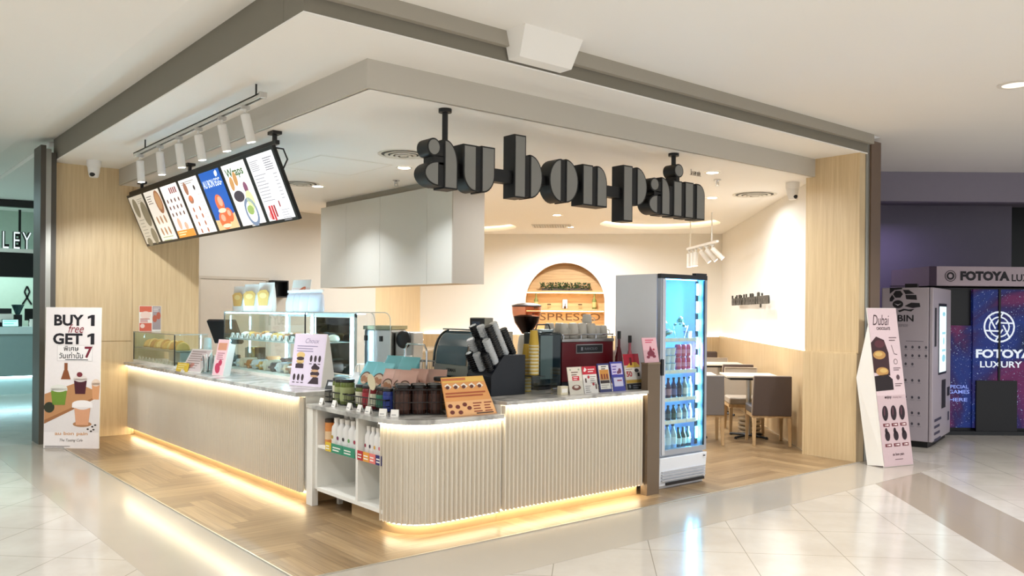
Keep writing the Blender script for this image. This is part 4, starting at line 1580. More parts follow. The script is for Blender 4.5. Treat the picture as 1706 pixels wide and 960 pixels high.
MB().lathe([(.05, 0), (.07, .11), (.06, .11)], seg=14).build('plant_pot', CHAR, t)
b = MB()
rnd = random.Random(3)
LEAF1, LEAF2 = M('leaf_deep', '2f3f2c', 0.6), M('leaf_dull', '5b5a44', 0.6)
for k in range(70):
    b.use(LEAF1 if k % 3 else LEAF2)
    x, y_, z = rnd.uniform(-.10, .10), rnd.uniform(-.09, .09), rnd.uniform(.10, .24)
    b.ball((x, y_, z), (.025, .012, .018), 6, 4)
b.build('foliage', None, t)
t = thing('milk_jug', 'small white jug on the neighbouring counter beside the plant', 'jug', (3.40, 19.22, nz))
MB().lathe([(.04, 0), (.05, .06), (.035, .13), (.042, .15)], seg=14).build('jug_body', LAM, t)
MB().tube([(.04, 0, .12), (.08, 0, .10), (.07, 0, .05), (.048, 0, .04)], .006).build('handle', LAM, t)
# ================================================================== seating area by the right-hand wall
LEATH = M('brown_leather', '54453f', 0.5, noise=0.05)
LEATH2 = M('grey_leather', '77716f', 0.5, noise=0.05)
BEIGE = M('beige_leather', 'a79a8a', 0.5, noise=0.04)
DKSEAT = M('dark_leather', '3b3b42', 0.45)
PIPE = M('pale_piping', 'c9b9a4', 0.5, noise=0)
CWOOD = wood_mat('chair_oak', 'd2b184', 'ad8a5e', 'Z', 0.4)


def make_chair(label, back_mat, seat_mat):
    """back at y=0 facing local -y (the back of the chair), seat towards +y"""
    t = thing('dining_chair', label, 'chair', group='dining chairs by the right-hand wall')
    w, d = 0.49, 0.54
    for sx in (-1, 1):
        for y0, y1 in ((0.02, 0.055), (d - .055, d - .02)):
            x = sx * (w / 2 - .026)
            b = MB()
            yb = (-0.03 if y0 < .1 else 0.02)
            b.hexa([(x - .018 + sx * .006, y0 + yb, 0), (x + .018 + sx * .006, y0 + yb, 0), (x + .018 + sx * .006, y1 + yb - .006, 0), (x - .018 + sx * .006, y1 + yb - .006, 0)],
                   [(x - .026, y0 - .004, .36), (x + .026, y0 - .004, .36), (x + .026, y1 + .006, .36), (x - .026, y1 + .006, .36)])
            b.build('leg', CWOOD, t, bevel=.004)
    b = MB()
    b.box((-w / 2 + .02, .018, .361), (w / 2 - .02, .05, .405)).box((-w / 2 + .02, d - .05, .361), (w / 2 - .02, d - .018, .405))
    b.box((-w / 2 + .002, .05, .361), (-w / 2 + .03, d - .05, .405)).box((w / 2 - .03, .05, .361), (w / 2 - .002, d - .05, .405))
    b.build('frame', CWOOD, t)
    MB().box((-w / 2, .07, .406), (w / 2, d, .505)).build('seat', seat_mat, t, bevel=.022, seg=3)
    b = MB()
    b.hexa([(-w / 2, .0, .385), (w / 2, .0, .385), (w / 2, .065, .385), (-w / 2, .065, .385)],
           [(-w / 2 + .012, -.05, .90), (w / 2 - .012, -.05, .90), (w / 2 - .012, .005, .90), (-w / 2 + .012, .005, .90)])
    bk = b.build('backrest', back_mat, t, bevel=.012, seg=3)
    b = MB()
    for sx in (-1, 1):
        b.tube([(sx * w / 2, .066, .39), (sx * (w / 2 - .012), .008, .895)], .006)
    b.tube([(-w / 2 + .012, .008, .90), (w / 2 - .012, .008, .90)], .006)
    b.build('piping', PIPE, bk)
    return t


def put(o, a, e2, rot):
    x, y, z = diag(a, e2)
    o.location = (x, y, 0.006)
    o.rotation_euler = (0, 0, rot)


ca = make_chair('brown leather dining chair nearest the right pillar, its back to the viewer', LEATH, DKSEAT)
put(ca, 11.10, 2.32, DIAG)
cb = clone(ca, ca.location, label='grey leather dining chair half hidden by the drinks fridge')
recolour(cb, 'backrest', LEATH2)
put(cb, 11.06, 1.47, DIAG)
cc = clone(ca, ca.location, label='beige backed chair facing the viewer across the first table')
recolour(cc, 'backrest', BEIGE)
recolour(cc, 'seat', BEIGE)
put(cc, 12.78, 2.21, DIAG + math.pi)
cdd = clone(cc, cc.location, label='beige backed chair facing the viewer beyond the second table')
put(cdd, 15.5, 2.21, DIAG + math.pi)
ce = clone(ca, ca.location, label='brown leather chair with its back to the beige chair, before the second table')
put(ce, 13.55, 2.30, DIAG)
# padded bench at the rear wall
t = thing('padded_bench', 'long brown padded bench along the rear wall with a rounded top', 'bench', diag(17.30, 0.6, 0.006), DIAG)
MB().box((-1.4, -0.25, 0), (1.95, 0.22, 0.30)).build('bench_base', OAKD, t)
MB().box((-1.4, -0.28, 0.301), (1.95, 0.22, 0.46)).build('seat_cushion', LEATH, t, bevel=.03, seg=3)
MB().box((-1.4, 0.10, 0.461), (1.95, 0.22, 0.93)).build('back_cushion', LEATH, t, bevel=.035, seg=3)


def make_table(label):
    t = thing('cafe_table', label, 'table', group='square cafe tables by the right-hand wall')
    MB().box((-.35, -.34, .835), (.35, .34, .862)).build('tabletop', M('pale_tabletop', 'e8dfcd', 0.35), t, bevel=.006)
    MB().box((-.30, -.29, .805), (.30, .29, .8345)).build('under_frame', CHAR, t)
    MB().cyl((0, 0, .03), .035, .775, 16).build('column', METAL, t)
    b = MB()
    for k in range(4):
        a = R(45 + 90 * k)
        b.rod((0, 0, .035), (.30 * math.cos(a), .30 * math.sin(a), .018), .022, 8, .014)
        b.cyl((.29 * math.cos(a), .29 * math.sin(a), 0), .02, .02, 10)
    b.build('cross_foot', CHAR, t)
    return t


ta = make_table('pale square cafe table in front of the brown leather chair')
put(ta, 11.90, 2.17, DIAG)
tb = clone(ta, ta.location, label='pale square cafe table further back, behind the first beige chair')
put(tb, 14.55, 2.17, DIAG)
tc_ = clone(ta, ta.location, label='pale square cafe table behind the drinks fridge, before the grey chair')
put(tc_, 11.90, 1.36, DIAG)
# low coil of beige bags under the table
t = thing('folded_blanket', 'round stack of beige folded cloth on the floor under the first table', 'cloth', diag(12.22, 2.24, 0.006), 0)
for k in range(4):
    MB().lathe([(.12, 0), (.155, .01), (.16, .03), (.15, .052), (.11, .06)], (0, 0, .062 * k), 24).build('fold', M('beige_cloth', 'c8b598', 0.8), t)

# lettering on the wall
t = thing('wall_lettering', 'row of small dark brown letters fixed on the right-hand white wall', 'sign', (0, 0, 0))
mw = MB(Matrix.Translation(Vector((9.343, 5.613, 0))) @ Matrix.Rotation(R(45 + 180), 4, 'Z'))
mw.use(M('letter_brown', '2e2a22', 0.4)).text("bout hold ir de baudolion d'lapinesse", -5.165, 1.80, w=3.20, h=.24, y=-.075, depth=.012, bold=.035)
mw.build('letters', None, t, smooth=False)
# niche contents
nl = lambda x, z, y=0.16: tuple(Vector((12.255, 13.045, 0)) + E2 * x + E1 * y + Vector((0, 0, z)))
t = thing('niche_plant', 'long row of dark green foliage on top of the arched niche shelf', 'plant', nl(0.0, 2.166), DIAG)
MB().box((-.50, -.05, 0), (.50, .05, .05)).build('planter', M('planter_brown', '3a2d20', 0.6), t)
b = MB()
rnd = random.Random(11)
G = [M('leaf_a', '24401f', 0.6), M('leaf_b', '3d5c2b', 0.6), M('leaf_c', '16280f', 0.6)]
for k in range(420):
    b.use(G[k % 3])
    x, y_, z = rnd.uniform(-.53, .53), rnd.uniform(-.09, .08), rnd.uniform(.03, .17)
    a, e_ = rnd.uniform(0, 6.28), rnd.uniform(-.5, .9)
    d = Vector((math.cos(a) * math.cos(e_), math.sin(a) * math.cos(e_), math.sin(e_))) * .045
    n = d.orthogonal().normalized() * .016
    p = Vector((x, y_, z))
    b._f([b._v(p - d * .5), b._v(p + n), b._v(p + d * .6), b._v(p - n)])
b.build('foliage', None, t, smooth=False)
OLIVE = M('olive_glass', '6d7440', 0.15)
for x, lab in ((-.62, 'green bottle at the left end of the niche shelf'), (.62, 'green bottle at the right end of the niche shelf')):
    t = thing('glass_bottle', lab, 'bottle', nl(x, 1.776), DIAG)
    MB().lathe([(.04, 0), (.045, .01), (.045, .19), (.018, .24), (.015, .31), (.019, .315), (.019, .33)], seg=16).build('bottle_body', OLIVE, t)
    MB().lathe([(.046, .04), (.046, .15)], seg=16, cap=False).build('bottle_label', M('olive_label', 'b7ac6e', 0.6), t)
for x, lab in ((-.34, 'small dark lidded jar left of centre on the niche shelf'), (.32, 'small dark lidded jar right of centre on the niche shelf')):
    t = thing('small_jar', lab, 'jar', nl(x, 1.776), DIAG)
    MB().lathe([(.035, 0), (.04, .01), (.04, .07), (.03, .085)], seg=14).build('jar_body', GLASS, t)
    MB().cyl((0, 0, .0855), .042, .022, 14).build('jar_lid', M('lid_brown', '3a2a1c', 0.5), t)
t = thing('picture_frame', 'small gold lantern frame in the middle of the niche shelf', 'frame', nl(0, 1.776), DIAG)
b = MB()
b.box((-.06, -.01, 0), (-.05, .01, .22)).box((.05, -.01, 0), (.06, .01, .22)).box((-.06, -.01, .21), (.06, .01, .22)).box((-.06, -.01, 0), (.06, .01, .01))
b.build('frame_edge', M('gold_frame', '9a7433', 0.3, metal=0.8), t)
MB().box((-.05, 0, .01), (.05, .006, .21)).build('frame_card', CARD, t)
MB().lathe([(.02, .011), (.03, .04), (.008, .07), (.008, .12)], (0, -.02, 0), 12).build('figurine', M('figurine_brown', '4a3420', 0.5), t)
# ================================================================== goods on the left service counter
FRAMEK = M('black_edge', '15181b', 0.4)
TRAYS = M('tray_steel', 'b4b2ab', 0.3, metal=0.7)


def glass_case(name, label, loc, hl, hd, h, shelf_z, edge):
    t = thing(name, label, 'display case', loc, FACE_LEFT)
    g = 0.006
    MB().box((-hl, -hd, 0.0), (hl, hd, 0.035)).build('case_base', LAM, t)
    MB().box((-hl + .01, -hd, .0355), (hl - .01, -hd + g, h - .008)).build('front_glass', GLASS, t)
    MB().box((hl - g, -hd + .008, .0355), (hl, hd - .008, h - .008)).build('side_glass', GLASS, t)
    MB().box((-hl, -hd + .008, .0355), (-hl + g, hd - .008, h - .008)).build('side_glass', GLASS, t)
    MB().box((-hl, -hd, h - .0075), (hl, hd, h)).build('top_glass', GLASS, t)
    MB().box((-hl + .01, -hd + .02, shelf_z - .008), (hl - .01, hd - .02, shelf_z)).build('glass_shelf', GLASS, t)
    MB().box((-hl + .01, -hd + .018, shelf_z - .010), (hl - .01, -hd + .0195, shelf_z + .002)).build('shelf_edge', edge, t)
    for x, y in ((hl - .008, -hd - .001), (-hl, -hd - .001)):
        MB().box((x, y, .0355), (x + .008, y + .012, h)).build('corner_post', FRAMEK, t)
    b = MB()
    b.box((-hl, -hd - .003, h - .006), (hl, -hd - .0005, h + .004)).box((hl + .0005, -hd, h - .006), (hl + .003, hd, h + .004))
    b.build('top_rim', edge, t)
    return t


SC = (3.562, 11.245, CT + .0005)
t = glass_case('small_display_case', 'small low glass display case with yellow pastries by the oak wall', SC, 0.835, 0.205, 0.41, 0.20, TRAYS)
MB().box((-.80, -.17, .201), (.80, .17, .208)).build('steel_tray', TRAYS, t)
MB().box((.30, -.10, .07), (.72, .17, .19)).build('inner_box', M('inner_steel', 'c5c4bf', 0.35, metal=0.5), t)


def pastry_mesh(kind):
    b = MB()
    if kind == 'croissant':
        rings = []
        n = 13
        for i in range(n):
            u = -1 + 2 * i / (n - 1)
            cx, cy = .085 * u, -.030 * u * u
            r = .034 * (1 - abs(u) ** 2.2) ** .6 * (1 + .10 * math.cos(i * math.pi)) + .003
            rings.append([(cx, cy + r * math.cos(2 * math.pi * k / 10), r + r * .85 * math.sin(2 * math.pi * k / 10)) for k in range(10)])
        b.loft(rings)
    elif kind == 'fold':                    # flat folded pancake, upright half moon
        b.prism([(-.085, 0)] + [(.085 * math.cos(math.pi - math.pi * k / 12), .115 * math.sin(math.pi * k / 12)) for k in range(1, 12)] + [(.085, 0)], -.025, .025)
    elif kind == 'bun':
        b.lathe([(.040, 0), (.058, .012), (.060, .03), (.050, .052), (.028, .064), (.005, .068)], seg=16)
    return b


GOLD = M('baked_gold', 'd9a64e', 0.55, noise=0.18, scale=25)
BROWNB = M('baked_brown', 'b0703a', 0.55, noise=0.2, scale=25)
CREAM = M('wrapped_cream', 'e6d9c2', 0.4, noise=0.1, scale=20)
PALE = M('wrapped_pale', 'dfe2e6', 0.3, noise=0.1, scale=20)
CHOC = M('baked_choc', '4a2d20', 0.5, noise=0.2, scale=20)
b = pastry_mesh('fold')
p0 = b.build('folded_pastry', GOLD, None, bevel=.012, seg=3)
for k in range(11):
    o = p0 if k == 0 else p0.copy()
    if k:
        o.data = p0.data.copy()
        o.data.materials[0] = [GOLD, M('baked_light', 'e3bd70', 0.55, noise=.18, scale=25), M('baked_dark', 'bd8436', 0.55, noise=.18, scale=25)][k % 3]
    if k:
        COL.objects.link(o)
    o.location = (3.53 + .015 * (k % 2), 11.93 - .131 * k, CT + .209)
    o.rotation_euler = (R(-10 + 7 * (k % 4)), 0, R(-8 + 9 * (k % 3)))
    o.scale = (1, .9, .9 + .12 * (k % 2))
    tag(o, 'golden folded pastry, %s from the left in the small display case' % ORD[k], 'pastry', 'pastries in the small display case')


def price_card(name, loc, rot, label, group, w=.05, h=.045):
    t = thing(name, label, 'price card', loc, rot, group)
    MB().hexa([(-w / 2, 0, 0), (w / 2, 0, 0), (w / 2, .004, 0), (-w / 2, .004, 0)], [(-w / 2, .016, h), (w / 2, .016, h), (w / 2, .020, h), (-w / 2, .020, h)]).build('card_face', CARD, t)
    MB().hexa([(-w / 2, .030, 0), (w / 2, .030, 0), (w / 2, .034, 0), (-w / 2, .034, 0)], [(-w / 2, .0165, h), (w / 2, .0165, h), (w / 2, .0205, h), (-w / 2, .0205, h)]).build('card_back', CARD, t)
    MB(Matrix.Rotation(R(-19.5), 4, 'X')).use(P('6a6a6e')).lines(-w * .36, w * .36, h * .82, 3, h * .25, h * .09, -.0015).build('printed_lines', None, t, smooth=False)
    return t


pc = None
for k in range(10):
    loc = (3.385, 11.96 - .145 * k, CT + .036)
    lab = 'small white price card, %s from the left in the small display case' % ORD[k]
    if pc is None:
        pc = price_card('price_card', loc, FACE_LEFT, lab, 'price cards in the small display case')
    else:
        clone(pc, loc, FACE_LEFT, lab)

# leaflet stand, yellow card, cup, tumbler and pink leaflet in front of the till
t = thing('leaflet_stand', 'white tilted menu leaflet leaning in front of the small display case', 'leaflet', (3.33, 9.74, CT + .001), R(-74), tilt=R(-32))
MB().box((-.20, 0, 0), (.17, .006, .30)).build('leaflet_sheet', CARD, t)
b = MB()
b.use(P('d8c8c6')).rect(-.19, .16, .01, .29, -.001)
b.use(P('9a8480')).lines(-.17, .10, .27, 8, .03, .010, -.002)
b.use(P('c98a80')).disc(.09, .18, .04, .03, -.002).disc(-.05, .09, .04, .03, -.002)
b.build('printed_face', None, t, smooth=False)
MB().box((-.02, .02, .0), (.02, .026, .20)).build('rear_prop', CARD, t)
t = thing('sale_card', 'small yellow card standing at the foot of the white leaflet', 'card', (3.285, 9.93, CT + .001), R(-80), tilt=R(-15))
MB().box((-.13, 0, 0), (.13, .004, .10)).build('card_sheet', M('yellow_card', 'e8c53a', 0.5), t)
MB().use(P('f4e49a')).lines(-.10, .09, .085, 3, .025, .012, -.002).build('printed_face', None, t, smooth=False)
t = thing('paper_cup', 'tall pale cup upside down beside the till', 'cup', (3.60, 9.97, CT + .001))
MB().lathe([(.062, 0), (.045, .30), (.040, .38), (.02, .385)], seg=20).build('cup_body', M('pale_cup', 'cfe0dc', 0.35), t)
MB().lathe([(.064, 0), (.064, .012)], seg=20, cap=False).build('cup_rim', CARD, t)
t = thing('glass_tumbler', 'clear glass tumbler holding straws on the counter front', 'glass', (3.44, 9.49, CT + .001))
MB().lathe([(.085, 0), (.095, .17), (.089, .168), (.080, .012)], seg=24).build('tumbler', ACRY, t)
for k in range(9):
    a = 2 * math.pi * k / 9
    s = MB().rod((.045 * math.cos(a), .045 * math.sin(a), .014), (.068 * math.cos(a + .2), .068 * math.sin(a + .2), .19 + .01 * (k % 3)), .006, 6).build('drinking_straw', [CHAR, METAL, CARD][k % 3])
    s.location = t.location
    tag(s, '%s drinking straw standing in the clear tumbler by the till' % ('dark', 'silver', 'white')[k % 3], 'straw', '%s straws in the tumbler' % ('dark', 'silver', 'white')[k % 3])
t = thing('leaflet_stand', 'narrow pink folded leaflet standing at the left end of the large display case', 'leaflet', (3.395, 9.09, CT + .001), R(-72), tilt=R(-13))
MB().box((-.10, 0, 0), (.08, .005, .40)).build('leaflet_sheet', CARD, t)
b = MB()
b.use(P('f0c9cf')).rect(-.098, .078, .003, .397, -.001)
b.use(P('c33a5c')).disc(-.03, .08, .04, .06, -.002, rot=.4).disc(.0, .14, .03, .035, -.002)
b.use(P('d99a7a')).rect(-.08, .06, .28, .36, -.002)
b.use(P('a8606e')).lines(-.07, .05, .25, 4, .022, .008, -.002)
b.build('printed_face', None, t, smooth=False)
MB().box((.0805, .0, .0), (.0845, .09, .36)).build('side_flap', CARD, t)

# till
t = thing('cash_register', 'black touch screen till between the two display cases', 'till', (3.95, 10.25, CT + .001), R(-62))
MB().box((-.17, -.16, 0), (.17, .17, .11)).build('cash_drawer', BLACK, t, bevel=.006)
MB().box((-.10, -.10, .111), (.10, .12, .16)).build('printer_base', CHAR, t, bevel=.01)
MB().hexa([(-.05, .02, .161), (.05, .02, .161), (.05, .08, .161), (-.05, .08, .161)], [(-.05, -.06, .44), (.05, -.06, .44), (.05, 0, .44), (-.05, 0, .44)]).build('stand_neck', CHAR, t)
sm = Matrix.Translation((0, -.04, .44)) @ Matrix.Rotation(R(28), 4, 'X')
MB(sm).box((-.21, -.03, -.15), (.21, .02, .17)).build('touch_screen', NAVY, t, bevel=.008)
MB(sm).box((-.19, .0205, -.12), (.19, .030, .14)).build('screen_back', CHAR, t)
MB().box((-.19, .10, .40), (-.02, .17, .54)).build('customer_display', CHAR, t, bevel=.006)
t = thing('sleeve_tray', 'dark tray holding coloured paper sleeves behind the large display case', 'tray', (4.28, 10.20, CT + .021), FACE_LEFT)
for k, (h, nm) in enumerate((('cfd9d2', 'pale grey'), ('a9cfd0', 'pale teal'), ('e9e3d4', 'cream'), ('c9a24a', 'mustard'), ('d6b25c', 'light gold'), ('6b5340', 'brown'))):
    s = MB().box((-.18 + .06 * k, -.06, .001), (-.125 + .06 * k, .06, .22 + .012 * (k % 2))).build('paper_sleeve', P(h), None, bevel=.003)
    s.location = (4.28, 10.20, CT + .021)
    s.rotation_euler = (0, 0, FACE_LEFT)
    tag(s, nm + ' stack of paper sleeves in the tray left of the large case', 'paper sleeves', 'paper sleeves in the tray')
MB().box((-.19, -.065, -.02), (.19, .065, 0)).build('box_tray', CHAR, t)
MB().box((-.19, .062, .0005), (.19, .066, .10)).build('box_back', CHAR, t)

# large display case
BC = (4.045, 8.795, CT + .0005)
EDG = M('case_edge', 'cfe6ea', 0.3)
t = glass_case('large_display_case', 'large lit glass display case with pastries on two levels', BC, 1.065, 0.295, 0.695, 0.385, EDG)
WF = M('case_white_frame', 'e4ecef', 0.35)
for x in (.10, 1.02, -.55):
    MB().box((x, .255, .0355), (x + .04, .288, .686)).build('rear_post', WF, t)
MB().box((-1.06, .262, .645), (1.06, .29, .686)).build('rear_head_rail', WF, t)
MB().box((.16, .265, .05), (1.01, .275, .64)).build('sliding_door', glass_mat('dark_glass', '26323a'), t)
MB().box((-1.04, -.28, .677), (1.04, -.262, .686)).build('light_strip', LEDC, t)
MB().box((-.535, .235, .05), (-.52, .25, .64)).build('light_strip', LEDC, t)
MB().box((.115, .235, .05), (.125, .25, .64)).build('light_strip', LEDC, t)
MB().box((1.005, .24, .05), (1.015, .25, .64)).build('light_strip', LEDC, t)
MB().box((-1.03, -.24, .386), (1.03, .22, .392)).build('upper_tray', M('tray_white', 'e8eaea', 0.35), t)
MB().box((-1.03, -.22, .036), (1.03, .22, .046)).build('lower_tray', M('tray_white', 'e8eaea', 0.35), t)
b = pastry_mesh('bun')
bun = b.build('bread_bun', CREAM, None)
cro = pastry_mesh('croissant').build('croissant', GOLD, None)
wr = MB()
wr.loft([[(x, (.045 if abs(x) < .10 else .012) * math.cos(2 * math.pi * k / 12), .045 + (.045 if abs(x) < .10 else .010) * math.sin(2 * math.pi * k / 12)) for k in range(12)] for x in (-.13, -.105, -.085, 0, .085, .105, .13)])
wrap = wr.build('wrapped_sandwich', PALE, None)
PM = [CREAM, BROWNB, PALE, GOLD, CHOC, CREAM]
used = set()


def put_food(src, k, loc, rotz, label, group, mat=None, s=1.0, lean=0.0):
    if src.name in used:
        o = src.copy()
        o.data = src.data.copy() if mat else src.data
        COL.objects.link(o)
    else:
        o = src
        used.add(src.name)
    if mat:
        o.data.materials.clear()
        o.data.materials.append(mat)
    o.location = loc
    o.rotation_euler = (lean, 0, rotz)
    o.scale = (s * .82, s, s) if 'sandwich' in src.name else (s, s, s)
    tag(o, label, 'pastry' if 'sandwich' not in src.name else 'sandwich', group)
    return o


kinds = [bun, cro]
for k in range(12):
    put_food(kinds[k % 2], k, (3.95 + .02 * (k % 2), 9.68 - .158 * k, CT + .393), R(20 * (k % 5) - 90),
             '%s, %s from the left on the large case upper shelf' % (('pale round bun', 'curved golden croissant')[k % 2], ORD[k]), 'pastries on the upper shelf', [PM[(k // 2) % 6], GOLD, BROWNB][0 if k % 2 == 0 else 1 + (k // 2) % 2])
for k in range(9):
    put_food(bun, k, (4.16, 9.60 - .21 * k, CT + .393), 0, 'round bun in the rear row of the upper shelf, %s from the left' % ORD[k], 'pastries on the upper shelf', PM[(k + 3) % 6], 1.1)
for k in range(12):
    put_food(wrap, k, (3.925, 9.70 - .163 * k, CT + .047), R(-14 + 9 * (k % 4)), 'wrapped sandwich, %s from the left in the front row, large case floor' % ORD[k], 'wrapped sandwiches in the large case', [PALE, CREAM, BROWNB, PALE, GOLD, CREAM, CHOC][k % 7], (1.05, 1.28, 1.12, 1.2)[k % 4])
for k in range(10):
    put_food(wrap, k, (4.175, 9.62 - .19 * k, CT + .047 + .03 * (k % 2)), R(-20 + 13 * (k % 4)), 'darker wrapped roll, %s from the left in the rear row, large case floor' % ORD[k], 'wrapped sandwiches in the large case', [CHOC, BROWNB, CREAM][k % 3], 1.1)
for k in range(14):
    clone(pc, (3.775, 9.70 - .145 * k, CT + .393), FACE_LEFT, 'small white price card, %s from the left on the upper shelf of the large case' % ORD[k], scale=1.25)['group'] = 'price cards in the large display case'


# pouches and bags
def pouch(b, w, h, d, top=0.9, crimp=.03):
    rows = []
    n = 16
    for z, ww, dd in ((0, w * .94, d * .9), (h * .10, w, d), (h * .45, w, d * .92), (h * .78, w * .98, d * .5), (h - crimp, w * top, d * .12), (h, w * top, d * .10)):
        ring = []
        for k in range(n):
            a = 2 * math.pi * k / n
            c, s_ = math.cos(a), math.sin(a)
            e = .55
            ring.append((ww / 2 * math.copysign(abs(c) ** e, c), dd / 2 * math.copysign(abs(s_) ** e, s_), z))
        rows.append(ring)
    b.loft(rows)
    return b


TOPZ = CT + .70
WBAG = M('white_pouch', 'ece9e4', 0.45)
t0 = thing('pastry_pouch', 'white pastry pouch with a golden picture, leftmost on top of the large case', 'pouch', (4.0, 9.98, TOPZ), R(-76), 'white pastry pouches on the large case')
pouch(MB(), .26, .30, .09, 1.0).build('pouch_body', WBAG, t0)
MB().use(P('dba85e')).poly([(-.075, .06), (.075, .06), (.10, .19), (.05, .225), (-.05, .22), (-.10, .19)], -.048).use(P('e9c684')).disc(0, .165, .06, .03, -.0495).build('printed_picture', None, t0, smooth=False)
for k, (y, lab, h) in enumerate(((9.62, 'second white pastry pouch on the large case, with a golden picture', 'c99a4c'), (9.24, 'third white pastry pouch on the large case, with a dark and gold picture', '9a7a44'))):
    c = clone(t0, (4.0 + .01 * k, y, TOPZ), R(-72 - 5 * k), lab, 1.06 + .04 * k)
t = thing('counter_poster', 'tall white poster with orange swirls standing on the large case', 'poster', (4.13, 8.70, TOPZ), R(-78), tilt=R(-10))
MB().box((-.16, 0, 0), (.16, .006, .36)).build('poster_sheet', CARD, t)
b = MB()
b.use(P('f1d9d2')).rect(-.155, .155, .005, .27, -.001)
b.use(P('e27a55')).disc(.0, .22, .10, .035, -.002, rot=.6).disc(.05, .13, .08, .03, -.002, rot=.5).disc(-.08, .06, .04, .06, -.002)
b.use(P('efb09a')).disc(.02, .225, .06, .015, -.003, rot=.6).disc(.06, .14, .05, .014, -.003, rot=.5)
b.build('printed_face', None, t, smooth=False)
MB().box((-.03, .0065, 0), (.03, .07, .01)).build('poster_foot', ACRY, t)
CB = M('clear_bag', 'dfe1ec', 0.25, noise=0.05)
cb0 = None
for k, y in enumerate((8.60, 8.42, 8.23, 8.05)):
    lab = 'clear cellophane pastry bag, %s from the left beside the poster on the large case' % ORD[k]
    loc = (4.03 - .02 * (k == 2), y, TOPZ)
    if cb0 is None:
        cb0 = thing('cellophane_bag', lab, 'bag', loc, R(-80), 'cellophane bags on the large case')
        pouch(MB(), .17, .23, .11, .8).build('bag_body', CB, cb0)
        MB().box((-.085, -.012, .205), (.085, .012, .232)).build('bag_seal', CARD, cb0)
        MB().ball((0, 0, .07), (.075, .045, .055), 12, 8).build('bread_inside', M('bread_tint', 'e6c9ad', 0.5), cb0)
    else:
        clone(cb0, loc, R(-80 + 6 * k), lab)

# lavender standee
t = thing('cake_standee', 'lavender folded menu standee with stacked cakes at the counter corner', 'standee', (3.56, 7.33, CT + .001), R(-72), tilt=R(-9))
MB().box((-.21, 0, 0), (.21, .008, .50)).build('board', CARD, t)
b = MB()
y = -.002
b.use(P('dccfe0')).rect(-.208, .208, .003, .497, y)
b.use(P('8f83a0')).text('Choux', -.06, .41, w=.18, h=.045, y=y - .001, shear=.3)
b.lines(-.16, .12, .385, 3, .024, .008, y - .001)
b.use(P('3a2a30'))
for r_, z in enumerate((.265, .085)):
    for c in range(3):
        b.disc((.04 if r_ == 0 else -.155) + .055 * c, z, .017, .032, y - .001)
        b.lines((.022 if r_ == 0 else -.172) + .055 * c, (.055 if r_ == 0 else -.14) + .055 * c, z - .045, 1, .02, .008, y - .001, 0)
b.use(P('d9b878')).disc(-.10, .295, .055, .03, y - .001).disc(-.10, .235, .05, .022, y - .001)
b.use(P('3b2a33')).disc(-.10, .262, .05, .018, y - .0015).poly([(-.155, .17), (-.05, .17), (-.05, .21), (-.10, .225), (-.155, .21)], y - .001)
b.poly([(.03, .03), (.17, .03), (.16, .09), (.10, .10)], y - .001).disc(.11, .125, .06, .025, y - .001).disc(.11, .18, .055, .022, y - .001).poly([(.06, .19), (.15, .19), (.10, .225)], y - .001)
b.use(P('c9a07a')).disc(.105, .153, .05, .012, y - .0015).disc(.105, .103, .05, .010, y - .0015)
b.build('printed_face', None, t, smooth=False)
MB().hexa([(.2085, 0, 0.002), (.213, 0, 0.002), (.235, .16, 0.028), (.23, .16, 0.028)], [(.2085, 0, .50), (.213, 0, .50), (.216, .02, .48), (.211, .02, .48)]).build('side_flap', CARD, t)
# small tablet behind it
t = thing('card_reader', 'small dark card reader on the counter end behind the lavender standee', 'card reader', (3.62, 6.96, CT + .001), R(-65), tilt=R(-25))
MB().box((-.05, 0, 0), (.05, .015, .09)).build('reader_body', CHAR, t)
MB().use(P('c7ccd2')).rect(-.03, .03, .035, .07, -.001).build('reader_screen', None, t, smooth=False)

# clear acrylic guards and the machine behind them
for k, (y, lab) in enumerate(((7.13, 'left clear acrylic guard with rounded top corner beside the large case'), (6.85, 'right clear acrylic guard with rounded top corner beside the large case'))):
    t = thing('acrylic_guard', lab, 'acrylic guard', (4.10, y, CT + .001), FACE_LEFT, 'acrylic guards beside the large case')
    poly = [(-.19, 0), (.15, 0), (.15, .62)] + arcp(.05, .62, .10, .08, 0, 90, 8)[1:] + [(-.19, .70)]
    MB().prism(poly, -.003, .003).build('guard_sheet', ACRY, t)
    b = MB()
    b.tube([(-.19, 0, .70), (.05, 0, .70)] + [(x, 0, z) for x, z in arcp(.05, .62, .10, .08, 90, 0, 8)[1:]] + [(.15, 0, .0)], .004)
    b.build('polished_edge', M('acrylic_edge', 'dfe6e2', 0.2), t)
    MB().box((-.03, -.012, .43), (0.0, .012, .48)).build('clip', CHAR, t)
t = thing('prep_table', 'low steel prep table under the stainless machine behind the counter', 'table', (4.75, 7.75, 0.006), FACE_LEFT)
MB().box((-.55, -.30, .64), (.55, .35, .678)).build('tabletop', METAL, t)
for x in (-.52, .49):
    for y_ in (-.27, .29):
        MB().box((x, y_, 0), (x + .03, y_ + .03, .6395)).build('leg', METAL, t)
t = thing('blender_machine', 'stainless steel machine with round black dial behind the acrylic guards', 'machine', (4.72, 7.75, CT - .30), R(-60))
MB().box((-.20, -.16, 0), (.12, .17, .82)).build('machine_column', METAL, t, bevel=.01)
MB().box((-.21, -.17, .821), (.13, .18, .86)).build('machine_cap', M('brass_cap', '8f8a6a', 0.35, metal=0.7), t)
MB().box((.125, -.10, .30), (.34, .15, .80)).build('motor_block', M('machine_grey', 'a9a9a6', 0.35, metal=0.4), t, bevel=.02)
MB().ball((.24, -.115, .72), (.085, .05, .095), 18, 12).build('dial_knob', BLACK, t)
